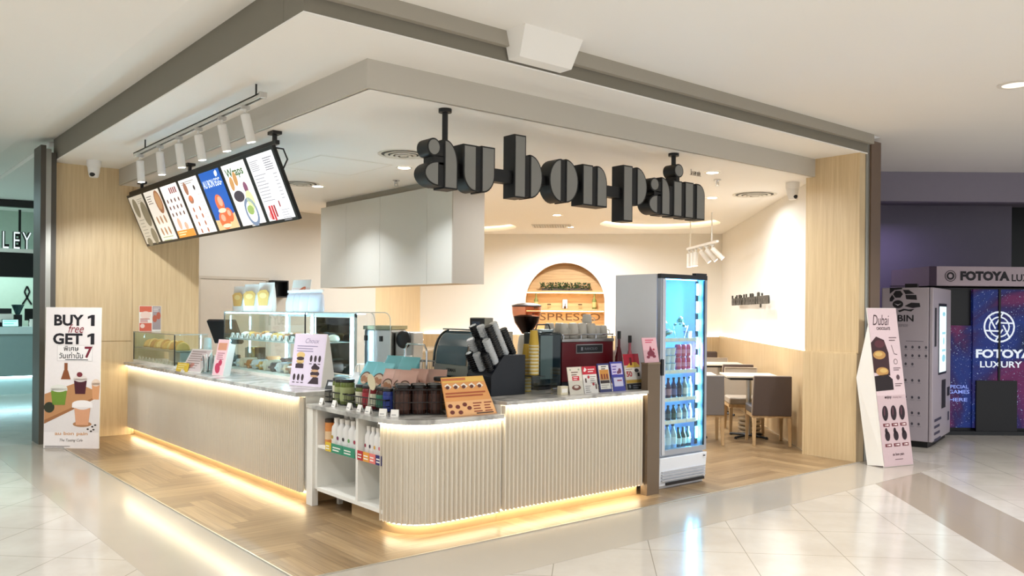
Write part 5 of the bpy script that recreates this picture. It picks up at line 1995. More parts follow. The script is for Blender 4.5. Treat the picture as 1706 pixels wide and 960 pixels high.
MB().hexa([(.14, -.30, .42), (.36, -.30, .42), (.36, -.11, .42), (.14, -.11, .42)], [(.16, -.24, .54), (.34, -.24, .54), (.34, -.11, .56), (.16, -.11, .56)]).build('chute', M('chute_white', 'dcdcd8', 0.35), t)
t = thing('wire_rack', 'chrome wire rack with a tall square hoop handle behind the crisp bags', 'rack', (4.30, 6.57, CT + .001), FACE_LEFT)
b = MB()
b.tube([(-.19, 0, .0), (-.19, 0, .36), (-.15, 0, .41), (.13, 0, .41), (.17, 0, .36), (.17, 0, .0)], .009, 8)
b.build('hoop_handle', CHROME, t)
b = MB()
for k in range(9):
    b.tube([(-.17 + .04 * k, -.10, .02), (-.17 + .04 * k, -.10, .26), (-.17 + .04 * k, .10, .26), (-.17 + .04 * k, .10, .02)], .003, 5)
for z in (.02, .14, .26):
    b.tube([(-.19, -.10, z), (.17, -.10, z), (.17, .10, z), (-.19, .10, z), (-.19, -.10, z)], .004, 5)
b.build('wire_grid', CHROME, t)
for k, (a, c, lab) in enumerate((((-.15, -.07, .024), (-.03, .07, .22), 'tall grey packet in the chrome wire rack'), ((0, -.07, .024), (.14, .07, .18), 'wide grey packet in the chrome wire rack'))):
    s = MB().box(a, c).build('grey_packet', M('packet_grey', 'b9bcc0', 0.5), None, bevel=.01)
    s.location = t.location
    s.rotation_euler = (0, 0, FACE_LEFT)
    tag(s, lab, 'packet', 'packets in the wire rack')
# steel back counter below the oak wall
t = thing('back_counter', 'stainless steel back counter along the kitchen and oak walls', 'counter', (9.07, 14.16, 0.006), R(40.8))
MB().box((-1.45, -.55, 0.10), (1.0, 0.0, .93)).build('counter_body', METAL, t)
MB().box((-1.5, -.60, .931), (1.05, 0.0, .97)).build('worktop', M('steel_top', 'c4c4c0', 0.25, metal=0.9), t, bevel=.005)
MB().box((-1.4, -.50, 0), (.95, -.05, .099)).build('kick_board', CHAR, t)
t = thing('storage_box', 'pale grey plastic box on the steel back counter', 'box', (8.66, 13.41, .978), R(40.8))
MB().box((-.25, -.16, 0), (.25, .16, .17)).build('box_body', M('plastic_grey', 'b4b6b6', 0.5), t, bevel=.012)
MB().box((-.26, -.17, .171), (.26, .17, .20)).build('box_lid', LAM, t, bevel=.006)
# ================================================================== goods on the low corner counter
WIRE = M('black_wire', '111113', 0.4)


def wire_basket(label, loc, rotz, w, d, h):
    t = thing('wire_basket', label, 'basket', loc, rotz)
    b = MB()
    for z, r in ((.006, .004), (h, .006)):
        b.tube([(-w / 2, -d / 2, z), (w / 2, -d / 2, z), (w / 2, d / 2, z), (-w / 2, d / 2, z), (-w / 2, -d / 2, z)], r, 6)
    b.build('rim', WIRE, t)
    b = MB()
    n = max(3, int(w / .035))
    for k in range(n + 1):
        x = -w / 2 + w * k / n
        b.tube([(x, -d / 2, h), (x, -d / 2, .004), (x, d / 2, .004), (x, d / 2, h)], .0022, 5)
    m = max(2, int(d / .04))
    for k in range(1, m):
        y = -d / 2 + d * k / m
        b.tube([(-w / 2, y, h), (-w / 2, y, .004), (w / 2, y, .004), (w / 2, y, h)], .0022, 5)
    b.tube([(-w / 2, -d / 2, h / 2), (w / 2, -d / 2, h / 2), (w / 2, d / 2, h / 2), (-w / 2, d / 2, h / 2), (-w / 2, -d / 2, h / 2)], .003, 5)
    b.build('wire_mesh', WIRE, t)
    return t


B_Z = LT + .0005
wire_basket('black wire basket of green jars, leftmost on the corner counter', (3.60, 6.655, B_Z), FACE_LEFT, .36, .17, .10)
wire_basket('black wire basket of mixed coloured jars in the middle of the corner counter', (3.60, 6.13, B_Z), FACE_LEFT + R(3), .58, .17, .10)
wire_basket('tall black wire basket of dark cookie jars at the rounded counter corner', (3.735, 5.67, B_Z), R(-28), .40, .26, .20)
wire_basket('black wire basket of amber jars behind the orange menu board', (4.11, 5.78, B_Z), R(-20), .30, .20, .13)


def make_jar(label, r, h, body, lid, lab, group):
    t = thing('food_jar', label, 'jar', (0, 0, 0), 0, group)
    MB().lathe([(r * .92, 0), (r, .008), (r, h * .84), (r * .86, h * .90)], seg=18).build('jar_body', body, t)
    MB().lathe([(r * .98, h * .905), (r * .98, h), (r * .9, h + .004)], seg=18).build('jar_lid', lid, t)
    MB().lathe([(r + .001, h * .14), (r + .001, h * .70)], seg=18, cap=False).build('jar_label', lab, t)
    return t


JG, JR, JB, JD, JA = M('pickle_green', '59652a', 0.2), M('jam_red', '7a1a20', 0.2), M('jar_blue', '22357e', 0.25), M('cookie_dark', '3a211a', 0.25, noise=0.3, scale=40), M('honey_amber', '9a6226', 0.2, noise=0.2, scale=30)
LIDK = M('lid_black', '15130f', 0.35)
LBW, LBG, LBR, LBD, LBA = M('label_cream', 'd9d6bd', 0.6), M('label_green', '98a06c', 0.6), M('label_red', 'a7313a', 0.6), M('label_brown', '4a3026', 0.6, noise=0.35, scale=45), M('label_amber', 'b98443', 0.6, noise=0.3, scale=30)
LBN, LBT = M('label_navy', '2c3f8c', 0.6), M('label_teal', '3d7d62', 0.6)
j0 = make_jar('x', .060, .205, JG, LIDK, LBG, 'jars on the corner counter')


def jar(loc, label, body, lab, s=1.0, h=1.0, first=[True]):
    if first[0]:
        first[0] = False
        o = j0
        o['label'] = label
        o.location = loc
        o.scale = (s, s, s * h)
    else:
        o = clone(j0, loc, R(random.uniform(-40, 40)), label, (s, s, s * h))
    recolour(o, 'jar_body', body)
    recolour(o, 'jar_label', lab)
    return o


GZ = B_Z + .007
for k, (x, y, lab, bm_, lm) in enumerate(((3.63, 6.79, 'green pickle jar with cream label, leftmost in the green jar basket', JG, LBW), (3.58, 6.655, 'green pickle jar in the middle of the green jar basket', JG, LBG),
                                          (3.57, 6.53, 'large green pickle jar at the right end of the green jar basket', JG, LBG))):
    jar((x, y, GZ), lab, bm_, lm, 1.0 if k < 2 else 1.04)
for k, (y, lab, bm_, lm) in enumerate(((6.33, 'green and white jar, leftmost in the mixed jar basket', JG, LBW), (6.215, 'red jam jar with white band in the mixed jar basket', JR, LBR),
                                       (6.10, 'pale pink label jar in the mixed jar basket', JR, LBW), (5.99, 'jar with dark green label in the mixed jar basket', JD, LBT),
                                       (5.885, 'jar with navy blue label, rightmost in the mixed jar basket', JB, LBN))):
    jar((3.595, y, GZ), lab, bm_, lm, .86, 1.02)
dx, dy = math.cos(R(-28)), math.sin(R(-28))
for k in range(3):
    for q in range(2):
        u, v = -.125 + .125 * k, -.06 + .12 * q
        jar((3.735 + u * dx - v * dy, 5.67 + u * dy + v * dx, GZ), 'dark cookie jar with black lid, %s from the left in the corner basket %s row' % (ORD[k], ('front', 'rear')[q]), JD, LBD, .98, 1.12)
dx, dy = math.cos(R(-20)), math.sin(R(-20))
for k in range(2):
    u = -.07 + .145 * k
    jar((4.11 + u * dx, 5.78 + u * dy, GZ), 'amber biscuit jar, %s in the basket behind the orange menu board' % ('left', 'right')[k], JA, LBA, 1.05, 1.2)
# oval sign on a stick in front of the jars
t = thing('price_paddle', 'cream oval price paddle standing between the red and green jars', 'price tag', (3.505, 6.07, B_Z), FACE_LEFT + R(10))
MB().cyl((0, 0, 0), .022, .012, 12).rod((0, 0, .01), (.03, 0, .19), .005).build('paddle_stem', M('paddle_stem', 'c9c4b4', 0.4), t)
MB(Matrix.Translation((.045, 0, .235)) @ Matrix.Rotation(R(-25), 4, 'Y')).prism(dot(0, 0, .042, .07), -.004, .004).build('paddle_plate', M('paddle_cream', 'd9cfae', 0.5), t)

pt = None
for k, y in enumerate((6.70, 6.47, 6.21, 6.04, 5.90)):
    lab = 'small white price tag, %s from the left on the corner counter edge' % ORD[k]
    if pt is None:
        pt = price_card('price_tag', (3.40, y, B_Z), FACE_LEFT, lab, 'price tags on the corner counter edge', .062, .055)
    else:
        clone(pt, (3.40, y, B_Z), FACE_LEFT + R(10 * (k == 4)), lab)
clone(pt, (3.415, 5.69, B_Z), R(-52), 'small white price tag, sixth from the left, at the start of the counter curve')
clone(pt, (3.455, 5.58, B_Z), R(-46), 'small white price tag, seventh from the left, on the counter curve')

# crisp bags behind the jars
TEALB = M('teal_foil', '6fb6bd', 0.35, metal=0.1)
PINKB = M('pink_foil', 'c9a091', 0.4, metal=0.1)


def crisp_bag(label, mat, group, w=.24, h=.26):
    t = thing('crisp_bag', label, 'bag', (0, 0, 0), 0, group, tilt=R(-22))
    pouch(MB(), w, h, .10, .98, .025).build('bag_body', mat, t)
    b = MB(Matrix.Rotation(R(-3), 4, 'X'))
    b.use(P('cdb299')).disc(0, .07, .052, .056, -.0575).use(P('5b3a2a')).ring(0, .072, .050, .062, -.059, 20, 0, 180)
    b.use(P('a5714c')).disc(-.02, .065, .028, .03, -.0595).disc(.025, .055, .026, .026, -.0595)
    b.build('printed_picture', None, t, smooth=False)
    return t


tb0 = crisp_bag('x', TEALB, 'teal crisp bags on the corner counter', .215, .25)
stand_z = LT + .13
st = thing('display_riser', 'low black riser under the crisp bags behind the jars', 'riser', (3.88, 6.28, B_Z), FACE_LEFT)
MB().box((-.50, -.13, .105), (.38, .13, .125)).build('riser_top', CHAR, st)
b = MB()
b.box((-.50, -.13, 0), (-.48, .13, .1045)).box((.36, -.13, 0), (.38, .13, .1045))
b.build('riser_leg', CHAR, st)
first = True
for k, (x, y, rz, lab) in enumerate(((3.83, 6.655, -76, 'teal crisp bag, leftmost beside the large display case'), (3.82, 6.42, -70, 'teal crisp bag, second from the left, in front'),
                                     (3.945, 6.50, -80, 'teal crisp bag leaning behind the two front teal bags'), (3.955, 6.25, -76, 'teal crisp bag lying back behind the pink bags'))):
    o = tb0 if first else clone(tb0, (0, 0, 0))
    first = False
    o['label'] = lab
    o.location = (x, y, B_Z + .126)
    o.rotation_euler = (R(-24 if k < 2 else -20), 0, R(rz))
    if k > 1:
        o.scale = (1.05, 1, 1.22)
pb0 = clone(tb0, (0, 0, 0))
recolour(pb0, 'bag_body', PINKB)
pb0['group'] = 'pink crisp bags on the corner counter'
for k, (x, y, rz, tl, lab) in enumerate(((3.785, 6.19, -70, -14, 'pink foil bag, leftmost, touching the teal bags'), (3.80, 6.035, -66, -12, 'pink foil bag, second from the left above the jars'),
                                         (3.79, 5.935, -62, -14, 'pink foil bag, third from the left with a folded top'), (3.975, 6.045, -66, -8, 'pink foil bag standing behind the third one'),
                                         (4.10, 5.70, -35, -14, 'pink foil bag, rightmost, near the orange menu board'))):
    o = pb0 if k == 0 else clone(pb0, (0, 0, 0))
    o['label'] = lab
    o.location = (x, y, B_Z + .126 if k != 4 else B_Z + .28)
    o.rotation_euler = (R(tl), 0, R(rz))
    o.scale = (.84, .9, .80)
    if k == 4:
        o.location = (4.17, 6.10, B_Z + .002)
        o.rotation_euler[2] = R(-60)
        o.scale = (.95, 1, 1.25)
t = thing('clear_bag', 'clear plastic bag with a white tied top left of the teal bags', 'bag', (3.79, 6.80, B_Z), R(-78), tilt=R(-6))
pouch(MB(), .16, .26, .10, .5).build('bag_body', M('frosted_bag', 'dfe5e8', 0.3), t)
MB().tube([(-.03, 0, .255), (-.01, 0, .32), (.02, 0, .33), (.03, 0, .262)], .008).build('tied_top', CARD, t)

# orange menu board
t = thing('menu_board', 'orange printed cake menu board leaning on the corner counter', 'menu board', (4.02, 5.315, B_Z), R(0), tilt=R(-18))
MB().hexa([(-.25, 0, 0), (.235, 0, 0), (.235, .006, 0), (-.25, .006, 0)], [(-.25, 0, .315), (.16, 0, .315), (.16, .006, .315), (-.25, .006, .315)][::1]).build('board', M('board_orange', 'dd9a5a', 0.4), t)
b = MB()
y = -.002
b.use(P('e3b85c')).poly([(-.245, .27), (.165, .27), (.158, .312), (-.245, .312)], y)
b.use(P('c8713f')).poly([(-.245, .285), (-.02, .285), (-.02, .305), (-.245, .305)], y - .0005)
b.use(P('e6b07a')).poly([(-.245, .004), (.23, .004), (.205, .12), (-.245, .12)], y)
b.use(P('f0e3d2'))
for c in range(5):
    b.poly([(-.235 + .078 * c, .245), (-.20 + .078 * c, .215), (-.165 + .078 * c, .235), (-.20 + .078 * c, .262)], y - .001)
b.use(P('5a2b20'))
for c in range(5):
    b.disc(-.205 + .078 * c, .232, .018, .014, y - .002)
b.use(P('a8522c')).lines(-.235, .16, .19, 2, .024, .012, y - .001, .1)
b.use(P('6b2a1e'))
for c, z in ((-.21, .085), (-.14, .075), (-.07, .09), (-.03, .06), (-.20, .035), (-.12, .03)):
    b.disc(c, z, .022, .016, y - .002)
b.use(P('8a3b22')).lines(.01, .10, .10, 4, .022, .009, y - .002).lines(.12, .20, .10, 4, .022, .009, y - .002)
b.use(P('3a1a14')).lines(.03, .20, .018, 1, .02, .009, y - .002, 0)
b.build('printed_face', None, t, smooth=False)
MB().prism_x([(.0065, .003), (.10, .034), (.0065, .22)], -.05, -.045).build('rear_stand', ACRY, t)
MB().prism_x([(.0065, .003), (.10, .034), (.0065, .22)], .045, .05).build('rear_stand', ACRY, t)

# ================================================================== bottles on the open shelves
BW = M('bottle_white', 'eceae6', 0.35, noise=0.02)
b0 = thing('juice_bottle', 'x', 'bottle', (0, 0, 0), 0, 'white drink bottles on the open shelf')
MB().lathe([(.040, 0), (.046, .008), (.046, .155), (.042, .178), (.026, .198), (.022, .215)], seg=16).build('bottle_body', BW, b0)
MB().lathe([(.025, .2155), (.026, .248), (.022, .252)], seg=14).build('bottle_cap', CARD, b0)
MB(Matrix.Rotation(0, 4, 'Z')).use(P('8a3a3f')).disc(0, .09, .018, .016, -.047).build('label_picture', None, b0, smooth=False)
LP = ['b99a3a', '7a2a55', '3a2a2a', '6aa05a', 'a03048', '3a2a3a', 'd2a03a', 'd9737f', '2a6a8a', 'c96a7a']
SZ_ = .5405
n = 0
ordw = ORD
for row in range(3):
    x = 3.445 + .105 * row
    for k in range(5):
        y = 6.475 - .095 * k + .02 * (row % 2)
        if row == 0 and k == 0:
            o = b0
        else:
            o = clone(b0, (0, 0, 0))
        o.location = (x, y, SZ_)
        o.rotation_euler = (0, 0, FACE_LEFT)
        o.scale = (1, 1, 1.0 + .06 * (row > 0))
        o['label'] = 'white drink bottle, %s from the left in the %s row of the left shelf bay' % (ORD[k], ('front', 'middle', 'rear')[row])
        if row == 0:
            recolour(o, 'label_picture', P(LP[k]))
    for k in range(5):
        y = 5.94 - .072 * k + .02 * (row % 2)
        o = clone(b0, (x, y, SZ_), FACE_LEFT, 'white drink bottle, %s from the left in the %s row of the right shelf bay' % (ORD[k], ('front', 'middle', 'rear')[row]))
        o.scale = (.76, .76, .95 + .05 * (row > 0))
        if row == 0:
            recolour(o, 'label_picture', P(LP[4 + k]))
OR1 = M('orange_jar', 'd98b45', 0.4, noise=0.15, scale=30)
for k, (x, y) in enumerate(((3.46, 6.63), (3.50, 6.555))):
    t = thing('snack_tin', ('tall orange snack tin at the left end of the open shelf', 'second orange snack tin beside the white bottles on the open shelf')[k], 'tin', (x, y, SZ_))
    MB().lathe([(.042, 0), (.044, .006), (.044, .195)], seg=18).build('tin_body', OR1, t)
    MB().lathe([(.045, .1955), (.045, .222), (.04, .225)], seg=18).build('tin_lid', M('lid_brown', '3a2a1c', 0.5), t)
    MB().lathe([(.0447, .05), (.0447, .12)], seg=18, cap=False).build('tin_label', M('tin_label', 'e8c9a0', 0.5), t)
for k, (y0, y1, h, lab) in enumerate(((6.53, 6.43, 'd9b92e', 'yellow price strip on the left shelf bay'), (6.425, 6.235, '2f8a6a', 'green price strip on the left shelf bay'), (6.23, 6.03, '2f8a6a', 'green price strip beside the shelf divider'),
                                      (5.985, 5.90, 'b5202c', 'red price strip at the left of the right shelf bay'), (5.895, 5.80, 'e39a3a', 'orange price strip on the right shelf bay'),
                                      (5.795, 5.705, 'e57a72', 'salmon price strip on the right shelf bay'), (5.70, 5.615, '24246a', 'navy price strip on the right shelf bay'))):
    t = thing('price_strip', lab, 'price label', (3.368, (y0 + y1) / 2, .512), FACE_LEFT, 'coloured price strips on the open shelf')
    w = y0 - y1
    MB().box((-w / 2, -.004, 0), (w / 2, 0.001, .075)).build('strip_plate', P(h), t)
    MB().use(CARD).lines(-w * .36, w * .36, .05, 2, .022, .010, -.0055, .25, k).build('printed_text', None, t, smooth=False)

# ================================================================== things on the barista counter
BZ = CT + .0005
# black lid dispenser: body with a stepped slanting front towards the left, lids in slanting tubes
t = thing('lid_dispenser', 'big navy black lid dispenser with slanting rows on the barista counter', 'dispenser', (4.60, 5.60, BZ))
bd = [(-.185, 0), (.195, 0), (.195, .345), (-.04, .345), (-.185, .17)]
MB().prism(bd, 0, .345).build('dispenser_body', NAVY, t, bevel=.004)
for i, (x, z, L) in enumerate(((-.158, .205, .20), (-.115, .257, .25), (-.072, .309, .30))):
    for j in range(3):
        pass
dirv = Vector((-.46, 0, .888))
LIDB = M('lid_gloss_black', '0e1013', 0.25)
LIDC = M('lid_clear', 'c9cdd0', 0.2)
TUBEB = MB()
tubes = []
n_l = 0
for j, yy in enumerate((.06, .17, .28)):
    for i, (x, z, L) in enumerate(((-.140, .215, .16), (-.090, .275, .23), (-.040, .338, .29))):
        tubes.append((x, yy, z, L, i, j))
tubes.append((.05, .10, .346, .31, 3, 0))
tubes.append((.15, .12, .346, .25, 4, 0))
WORD = {0: 'front', 1: 'middle', 2: 'rear'}
for n, (x, yy, z, L, i, j) in enumerate(tubes):
    clear = (i + j) % 2 == 1
    if i < 3:
        lab = '%s stack of cup lids, %s slot of the %s row in the black dispenser' % ('clear' if clear else 'black', ('lowest', 'middle', 'highest')[i], WORD[j])
    else:
        lab = ('black stack of cup lids at the top of the dispenser, left one', 'short dark stack of cup lids at the top right of the dispenser')[i - 3]
    s = thing('lid_stack', lab, 'cup lids', (4.60 + x, 5.60 + yy, BZ + z), 0, 'lid stacks in the black dispenser')
    base = Vector((0, 0, 0))
    q = base + dirv * L
    MB().rod(base, q, .034, 14).build('lid_column', LIDC if clear else LIDB, s)
    b = MB()
    m = int(L / .02)
    for k in range(m):
        c = base + dirv * (L * (k + .5) / m)
        b.rod(c - dirv * .003, c + dirv * .003, .0385, 14)
    b.build('lid_rims', LIDC if clear else CHAR, s)

# oven with curved dark front, facing the left-hand counter
t = thing('display_oven', 'small toaster oven with curved dark glass front behind the lid dispenser', 'oven', (4.47, 6.25, BZ), FACE_LEFT)
OVB = M('oven_beige', 'c9c0b0', 0.4)
prof = [(0.0, .04), (0.0, .26)] + [(.16 - .16 * math.cos(R(a)), .26 + .27 * math.sin(R(a))) for a in (15, 30, 45, 60, 75)] + [(.17, .535), (.50, .535), (.50, .04)]
MB().prism_x([(y, z) for y, z in prof], -.265, .265).build('oven_body', OVB, t)
DKF = M('oven_frame_dark', '242c30', 0.3)
for x0, x1 in ((-.285, -.2655), (.2655, .285)):
    rim = [(-.012, .20), (-.012, .26)] + [(.16 - .172 * math.cos(R(a)), .26 + .285 * math.sin(R(a))) for a in (15, 30, 45, 60, 75, 90)]
    rim2 = [(y + .05, z - .0) if k < 2 else (.16 + (y - .16) * .72, .26 + (z - .26) * .80) for k, (y, z) in enumerate(rim)]
    MB().prism_x(rim + rim2[::-1], x0, x1).build('curved_rim', DKF, t)
b = MB()
cur = [(-.012, .235)] + [(.16 - .172 * math.cos(R(a)), .26 + .285 * math.sin(R(a))) for a in (0, 15, 30, 45, 60, 75)]
for (ya, za), (yb, zb) in zip(cur[:-1], cur[1:]):
    b._f([b._v(p) for p in ((-.23, ya, za), (.23, ya, za), (.23, yb, zb), (-.23, yb, zb))])
b.build('curved_glass', M('oven_glass', '4e6069', 0.12, noise=0), t)
MB().box((-.285, -.016, .10), (.285, -.001, .135)).build('lower_rim', DKF, t)
b = MB()
b.use(M('oven_panel', '9c9a90', 0.35, metal=0.3)).box((-.262, -.012, .1355), (.262, -.001, .232))
b.use(BLACK).text('SIRMAN', -.06, .17, w=.14, h=.032, y=-.0135, bold=.02)
b.build('control_panel', None, t)
MB().box((-.285, .10, .5455), (.285, .18, .556)).build('top_rim', DKF, t)
b = MB()
for x in (-.22, .22):
    for y_ in (.05, .45):
        b.cyl((x, y_, 0), .02, .0395, 10)
b.build('foot', CHAR, t)
t = thing('label_printer', 'small grey square label printer on top of the toaster oven', 'printer', (4.66, 6.08, BZ + .5575), R(-60))
MB().box((-.075, -.06, 0), (.075, .14, .105)).build('printer_body', M('printer_grey', '9b988c', 0.5), t, bevel=.006)
MB().box((-.068, -.068, .008), (.068, -.0605, .098)).build('printer_front', BLACK, t)
MB().box((-.045, -.072, .03), (.03, -.0685, .07)).build('label_slot', M('slot_blue', '2b3a4c', 0.3), t)

# coffee grinder with full bean hopper
t = thing('coffee_grinder', 'coffee grinder with wide bean hopper behind the stack of yellow cups', 'grinder', (5.311, 6.15, BZ))
MB().box((-.09, -.10, 0), (.09, .16, .06)).build('grinder_base', CHAR, t, bevel=.01)
MB().lathe([(.07, .061), (.085, .10), (.085, .40), (.075, .47), (.06, .50)], (0, .04, 0), 20).build('grinder_body', M('grinder_white', 'd3d0ca', 0.35), t)
HZ = .505
MB().lathe([(.045, HZ), (.06, HZ + .03), (.115, HZ + .11), (.138, HZ + .20), (.142, HZ + .262)], (0, .04, 0), 24).build('bean_hopper', glass_mat('hopper_brown', 'cfa893'), t)
MB().lathe([(.040, HZ + .004), (.055, HZ + .03), (.108, HZ + .11), (.128, HZ + .17), (.06, HZ + .185)], (0, .04, 0), 24).build('coffee_beans', M('beans', '17100d', 0.4, noise=0.4, scale=60), t)
MB().lathe([(.143, HZ + .2625), (.146, HZ + .275), (.09, HZ + .292), (.03, HZ + .30)], (0, .04, 0), 24).build('hopper_lid', M('hopper_lid', '4a332a', 0.35), t)
# cups in an acrylic holder
YEL = M('yellow_cup', 'c8a53a', 0.45, noise=0.05)
WCUP = M('white_cup_rims', 'd8cfae', 0.45)


def cup_stack(label, loc, n, r, top_n, dz=.030):
    t = thing('paper_cup_stack', label, 'cup stack', loc)
    MB().lathe([(r * .80, 0), (r, .012), (r * .98, dz * n)], seg=18).build('cup_column', WCUP, t)
    b = MB()
    for k in range(n):
        b.lathe([(r * 1.0, dz * k + .006), (r * 1.06, dz * k + .012), (r * 1.0, dz * k + .018)], seg=18, cap=False)
    b.build('cup_rims', YEL, t)
    MB().lathe([(r * 1.0, dz * n), (r * .72, dz * n + .125), (r * .70, dz * n + .13)], seg=18).build('top_cup', YEL, t)
    return t


t = thing('acrylic_cup_holder', 'square clear acrylic holder under the yellow paper cups', 'holder', (4.905, 5.615, BZ))
b = MB()
for a, c in (((-.075, -.075), (.075, -.071)), ((-.075, .071), (.075, .075)), ((-.075, -.071), (-.071, .071)), ((.071, -.071), (.075, .071))):
    b.box((a[0], a[1], 0), (c[0], c[1], .155))
b.build('holder_walls', ACRY, t)
MB().box((-.071, -.071, .15), (.071, .071, .155)).build('holder_top', M('holder_dark', '3b3d3f', 0.3), t)
cup_stack('tall stack of yellow paper cups in front of the coffee grinder', (4.905, 5.615, BZ + .156), 9, .045, 1)
cup_stack('shorter stack of yellow paper cups behind the tall stack', (4.93, 5.74, BZ), 10, .042, 1)

t = thing('drink_dispenser', 'tall dark smoked box dispenser left of the red coffee machine', 'dispenser', (5.265, 5.90, BZ))
MB().box((-.15, -.11, .03), (.15, .12, .535)).build('dispenser_body', M('smoke_black', '1b2a2e', 0.12, noise=0.03), t, bevel=.03, seg=3)
MB().box((-.13, -.116, .10), (.02, -.111, .50)).build('front_window', M('window_smoke', '5e7273', 0.1), t)
MB().cyl((0.0, 0.0, .5355), .10, .02, 20).build('top_lid', M('lid_steel', '8e9a9c', 0.25, metal=0.6), t)
MB().tube([(-.09, 0, .555), (-.07, 0, .60), (.07, 0, .60), (.09, 0, .555)], .007).build('handle', CHAR, t)
MB().box((-.14, -.10, 0), (.14, .11, .0295)).build('base', CHAR, t)
t = thing('coffee_tamper', 'shiny steel coffee tamper lying at the foot of the dark dispenser', 'tamper', (5.20, 5.62, BZ))
MB().rod((-.07, 0, .022), (.03, .02, .022), .012, 10).build('handle', CHROME, t)
MB().rod((.03, .02, .022), (.05, .024, .022), .022, 14).build('tamper_head', CHROME, t)
t = thing('portafilter', 'black handled portafilter lying in front of the dark dispenser', 'portafilter', (5.27, 5.555, BZ))
MB().rod((-.01, -.01, .016), (.10, .02, .016), .014, 10).build('handle', BLACK, t)
MB().cyl((-.045, -.02, 0.002), .035, .03, 16).build('filter_basket', METAL, t)

# espresso machine
ERED = M('machine_red', '620b17', 0.3, noise=0.02)
t = thing('espresso_machine', 'wide red espresso machine with cups on top on the barista counter', 'espresso machine', (5.765, 5.80, BZ))
MB().box((-.345, 0.0, .06), (.345, .42, .435)).build('machine_body', ERED, t, bevel=.006)
MB().box((-.35, -.006, .4355), (.35, .44, .465)).build('machine_top', METAL, t, bevel=.004)
b = MB()
b.tube([(-.34, .0, .505), (.34, .0, .505), (.34, .43, .505), (-.34, .43, .505), (-.34, 0, .505)], .008)
for x in (-.33, -.1, .1, .33):
    b.rod((x, 0, .465), (x, 0, .505), .006)
b.build('cup_rail', CHROME, t)
b = MB()
b.use(METAL).box((-.17, -.008, .325), (.19, -.0005, .412))
b.use(CHAR).box((-.16, -.011, .333), (.18, -.0085, .404))
b.use(P('8d8f98')).rect(-.11, -.085, .352, .385, -.012).text('RANCILIO', -.06, .357, w=.17, h=.024, y=-.012)
b.build('name_plate', None, t)
MB().box((-.33, .02, .012), (.33, .40, .0595)).build('machine_base', CHAR, t)
MB().box((-.33, .4205, .10), (.33, .50, .30)).build('group_heads', METAL, t)
b = MB()
for x in (-.28, .28):
    for y_ in (.06, .36):
        b.cyl((x, y_, 0), .025, .0119, 12)
b.build('foot', BLACK, t)
CUPW = M('stone_cup', 'c5c1b8', 0.45, noise=0.05)
c0 = None
CUPS = [(-.235, .10), (-.12, .09), (-.005, .09), (.11, .08), (.205, .10), (.29, .09), (-.29, .24), (-.15, .25), (0.02, .24), (.17, .25)]
for k, (x, y_) in enumerate(CUPS):
    lab = 'stone grey cup, %s from the left in the %s row on the espresso machine' % ((ORD[k], 'front') if k < 6 else (ORD[k - 6], 'rear'))
    loc = (5.765 + x, 5.80 + y_, BZ + .466)
    sc = (1, 1, 1) if k not in (4, 5) else (.82, .82, .85)
    if c0 is None:
        c0 = thing('coffee_cup', lab, 'cup', loc, 0, 'cups on the espresso machine')
        MB().lathe([(.052, 0), (.054, .006), (.052, .07), (.044, .135), (.036, .145), (.03, .146)], seg=20).build('cup_body', CUPW, c0)
        MB().tube([(.0, -.052, .03), (.0, -.085, .045), (.0, -.085, .085), (.0, -.05, .10)], .006, 6).build('cup_handle', CUPW, c0)
    else:
        clone(c0, loc, R((40 * k) % 180 + 40), lab, sc)
clone(c0, (5.765 + .135, 5.80 + .16, BZ + .612), R(30), 'single stone grey cup stacked highest on the espresso machine', (.9, .9, .6))

# syrup bottles
for k, (x, y_, h, lab, hx) in enumerate(((6.02, 5.74, 1.0, 'dark red syrup bottle with black cap beside the espresso machine', '5c1420'), (6.10, 5.72, .92, 'pink syrup bottle next to the white fridge side', 'b4606c'), (6.02, 5.95, .9, 'clear slim bottle behind the syrup bottles', 'b7b9b8'))):
    t = thing('syrup_bottle', lab, 'bottle', (x if k != 1 else 6.105, y_, BZ if k == 2 else BZ), 0, 'syrup bottles by the fridge')
    if k < 2:
        t.location = (6.085, 5.70, BZ) if k == 0 else (6.175, 5.64, BZ)
        t.scale = (1, 1, 1.28)
    else:
        t.location = (6.185, 5.80, BZ)
    MB().lathe([(.034, 0), (.037, .01), (.037, .22 * h), (.014, .30 * h), (.013, .36 * h)], seg=16).build('bottle_body', M('syrup_' + hx, hx, 0.15), t)
    MB().lathe([(.018, .3605 * h), (.018, .42 * h)], seg=12).build('bottle_cap', CHAR, t)
    MB().lathe([(.0375, .06), (.0375, .16)], seg=16, cap=False).build('bottle_label', M('syrup_label_%d' % k, ('8c2a33', 'e5a8ac', 'd9d9d4')[k], 0.5), t)

# leaflets in acrylic stands along the counter front
def leaflet(label, x, w, h, art, bg, y=5.33, z=BZ, rz=0.0):
    t = thing('leaflet_stand', label, 'leaflet', (x, y, z), rz, tilt=R(-11))
    MB().box((-w / 2, 0, 0), (w / 2, .005, h)).build('leaflet_sheet', P(bg), t)
    b = MB()
    art(b, w, h)
    b.build('printed_face', None, t, smooth=False)
    MB().box((-w / 2 - .006, -.004, -.0), (w / 2 + .006, -.0025, h * .5)).box((-w / 2 - .006, .0055, 0), (w / 2 + .006, .007, h + .004)).hexa([(-w / 2, .0075, .002), (w / 2, .0075, .002), (w / 2, .07, .0145), (-w / 2, .07, .0145)], [(-w / 2, .0075, .005), (w / 2, .0075, .005), (w / 2, .07, .0175), (-w / 2, .07, .0175)]).build('acrylic_stand', ACRY, t)
    return t


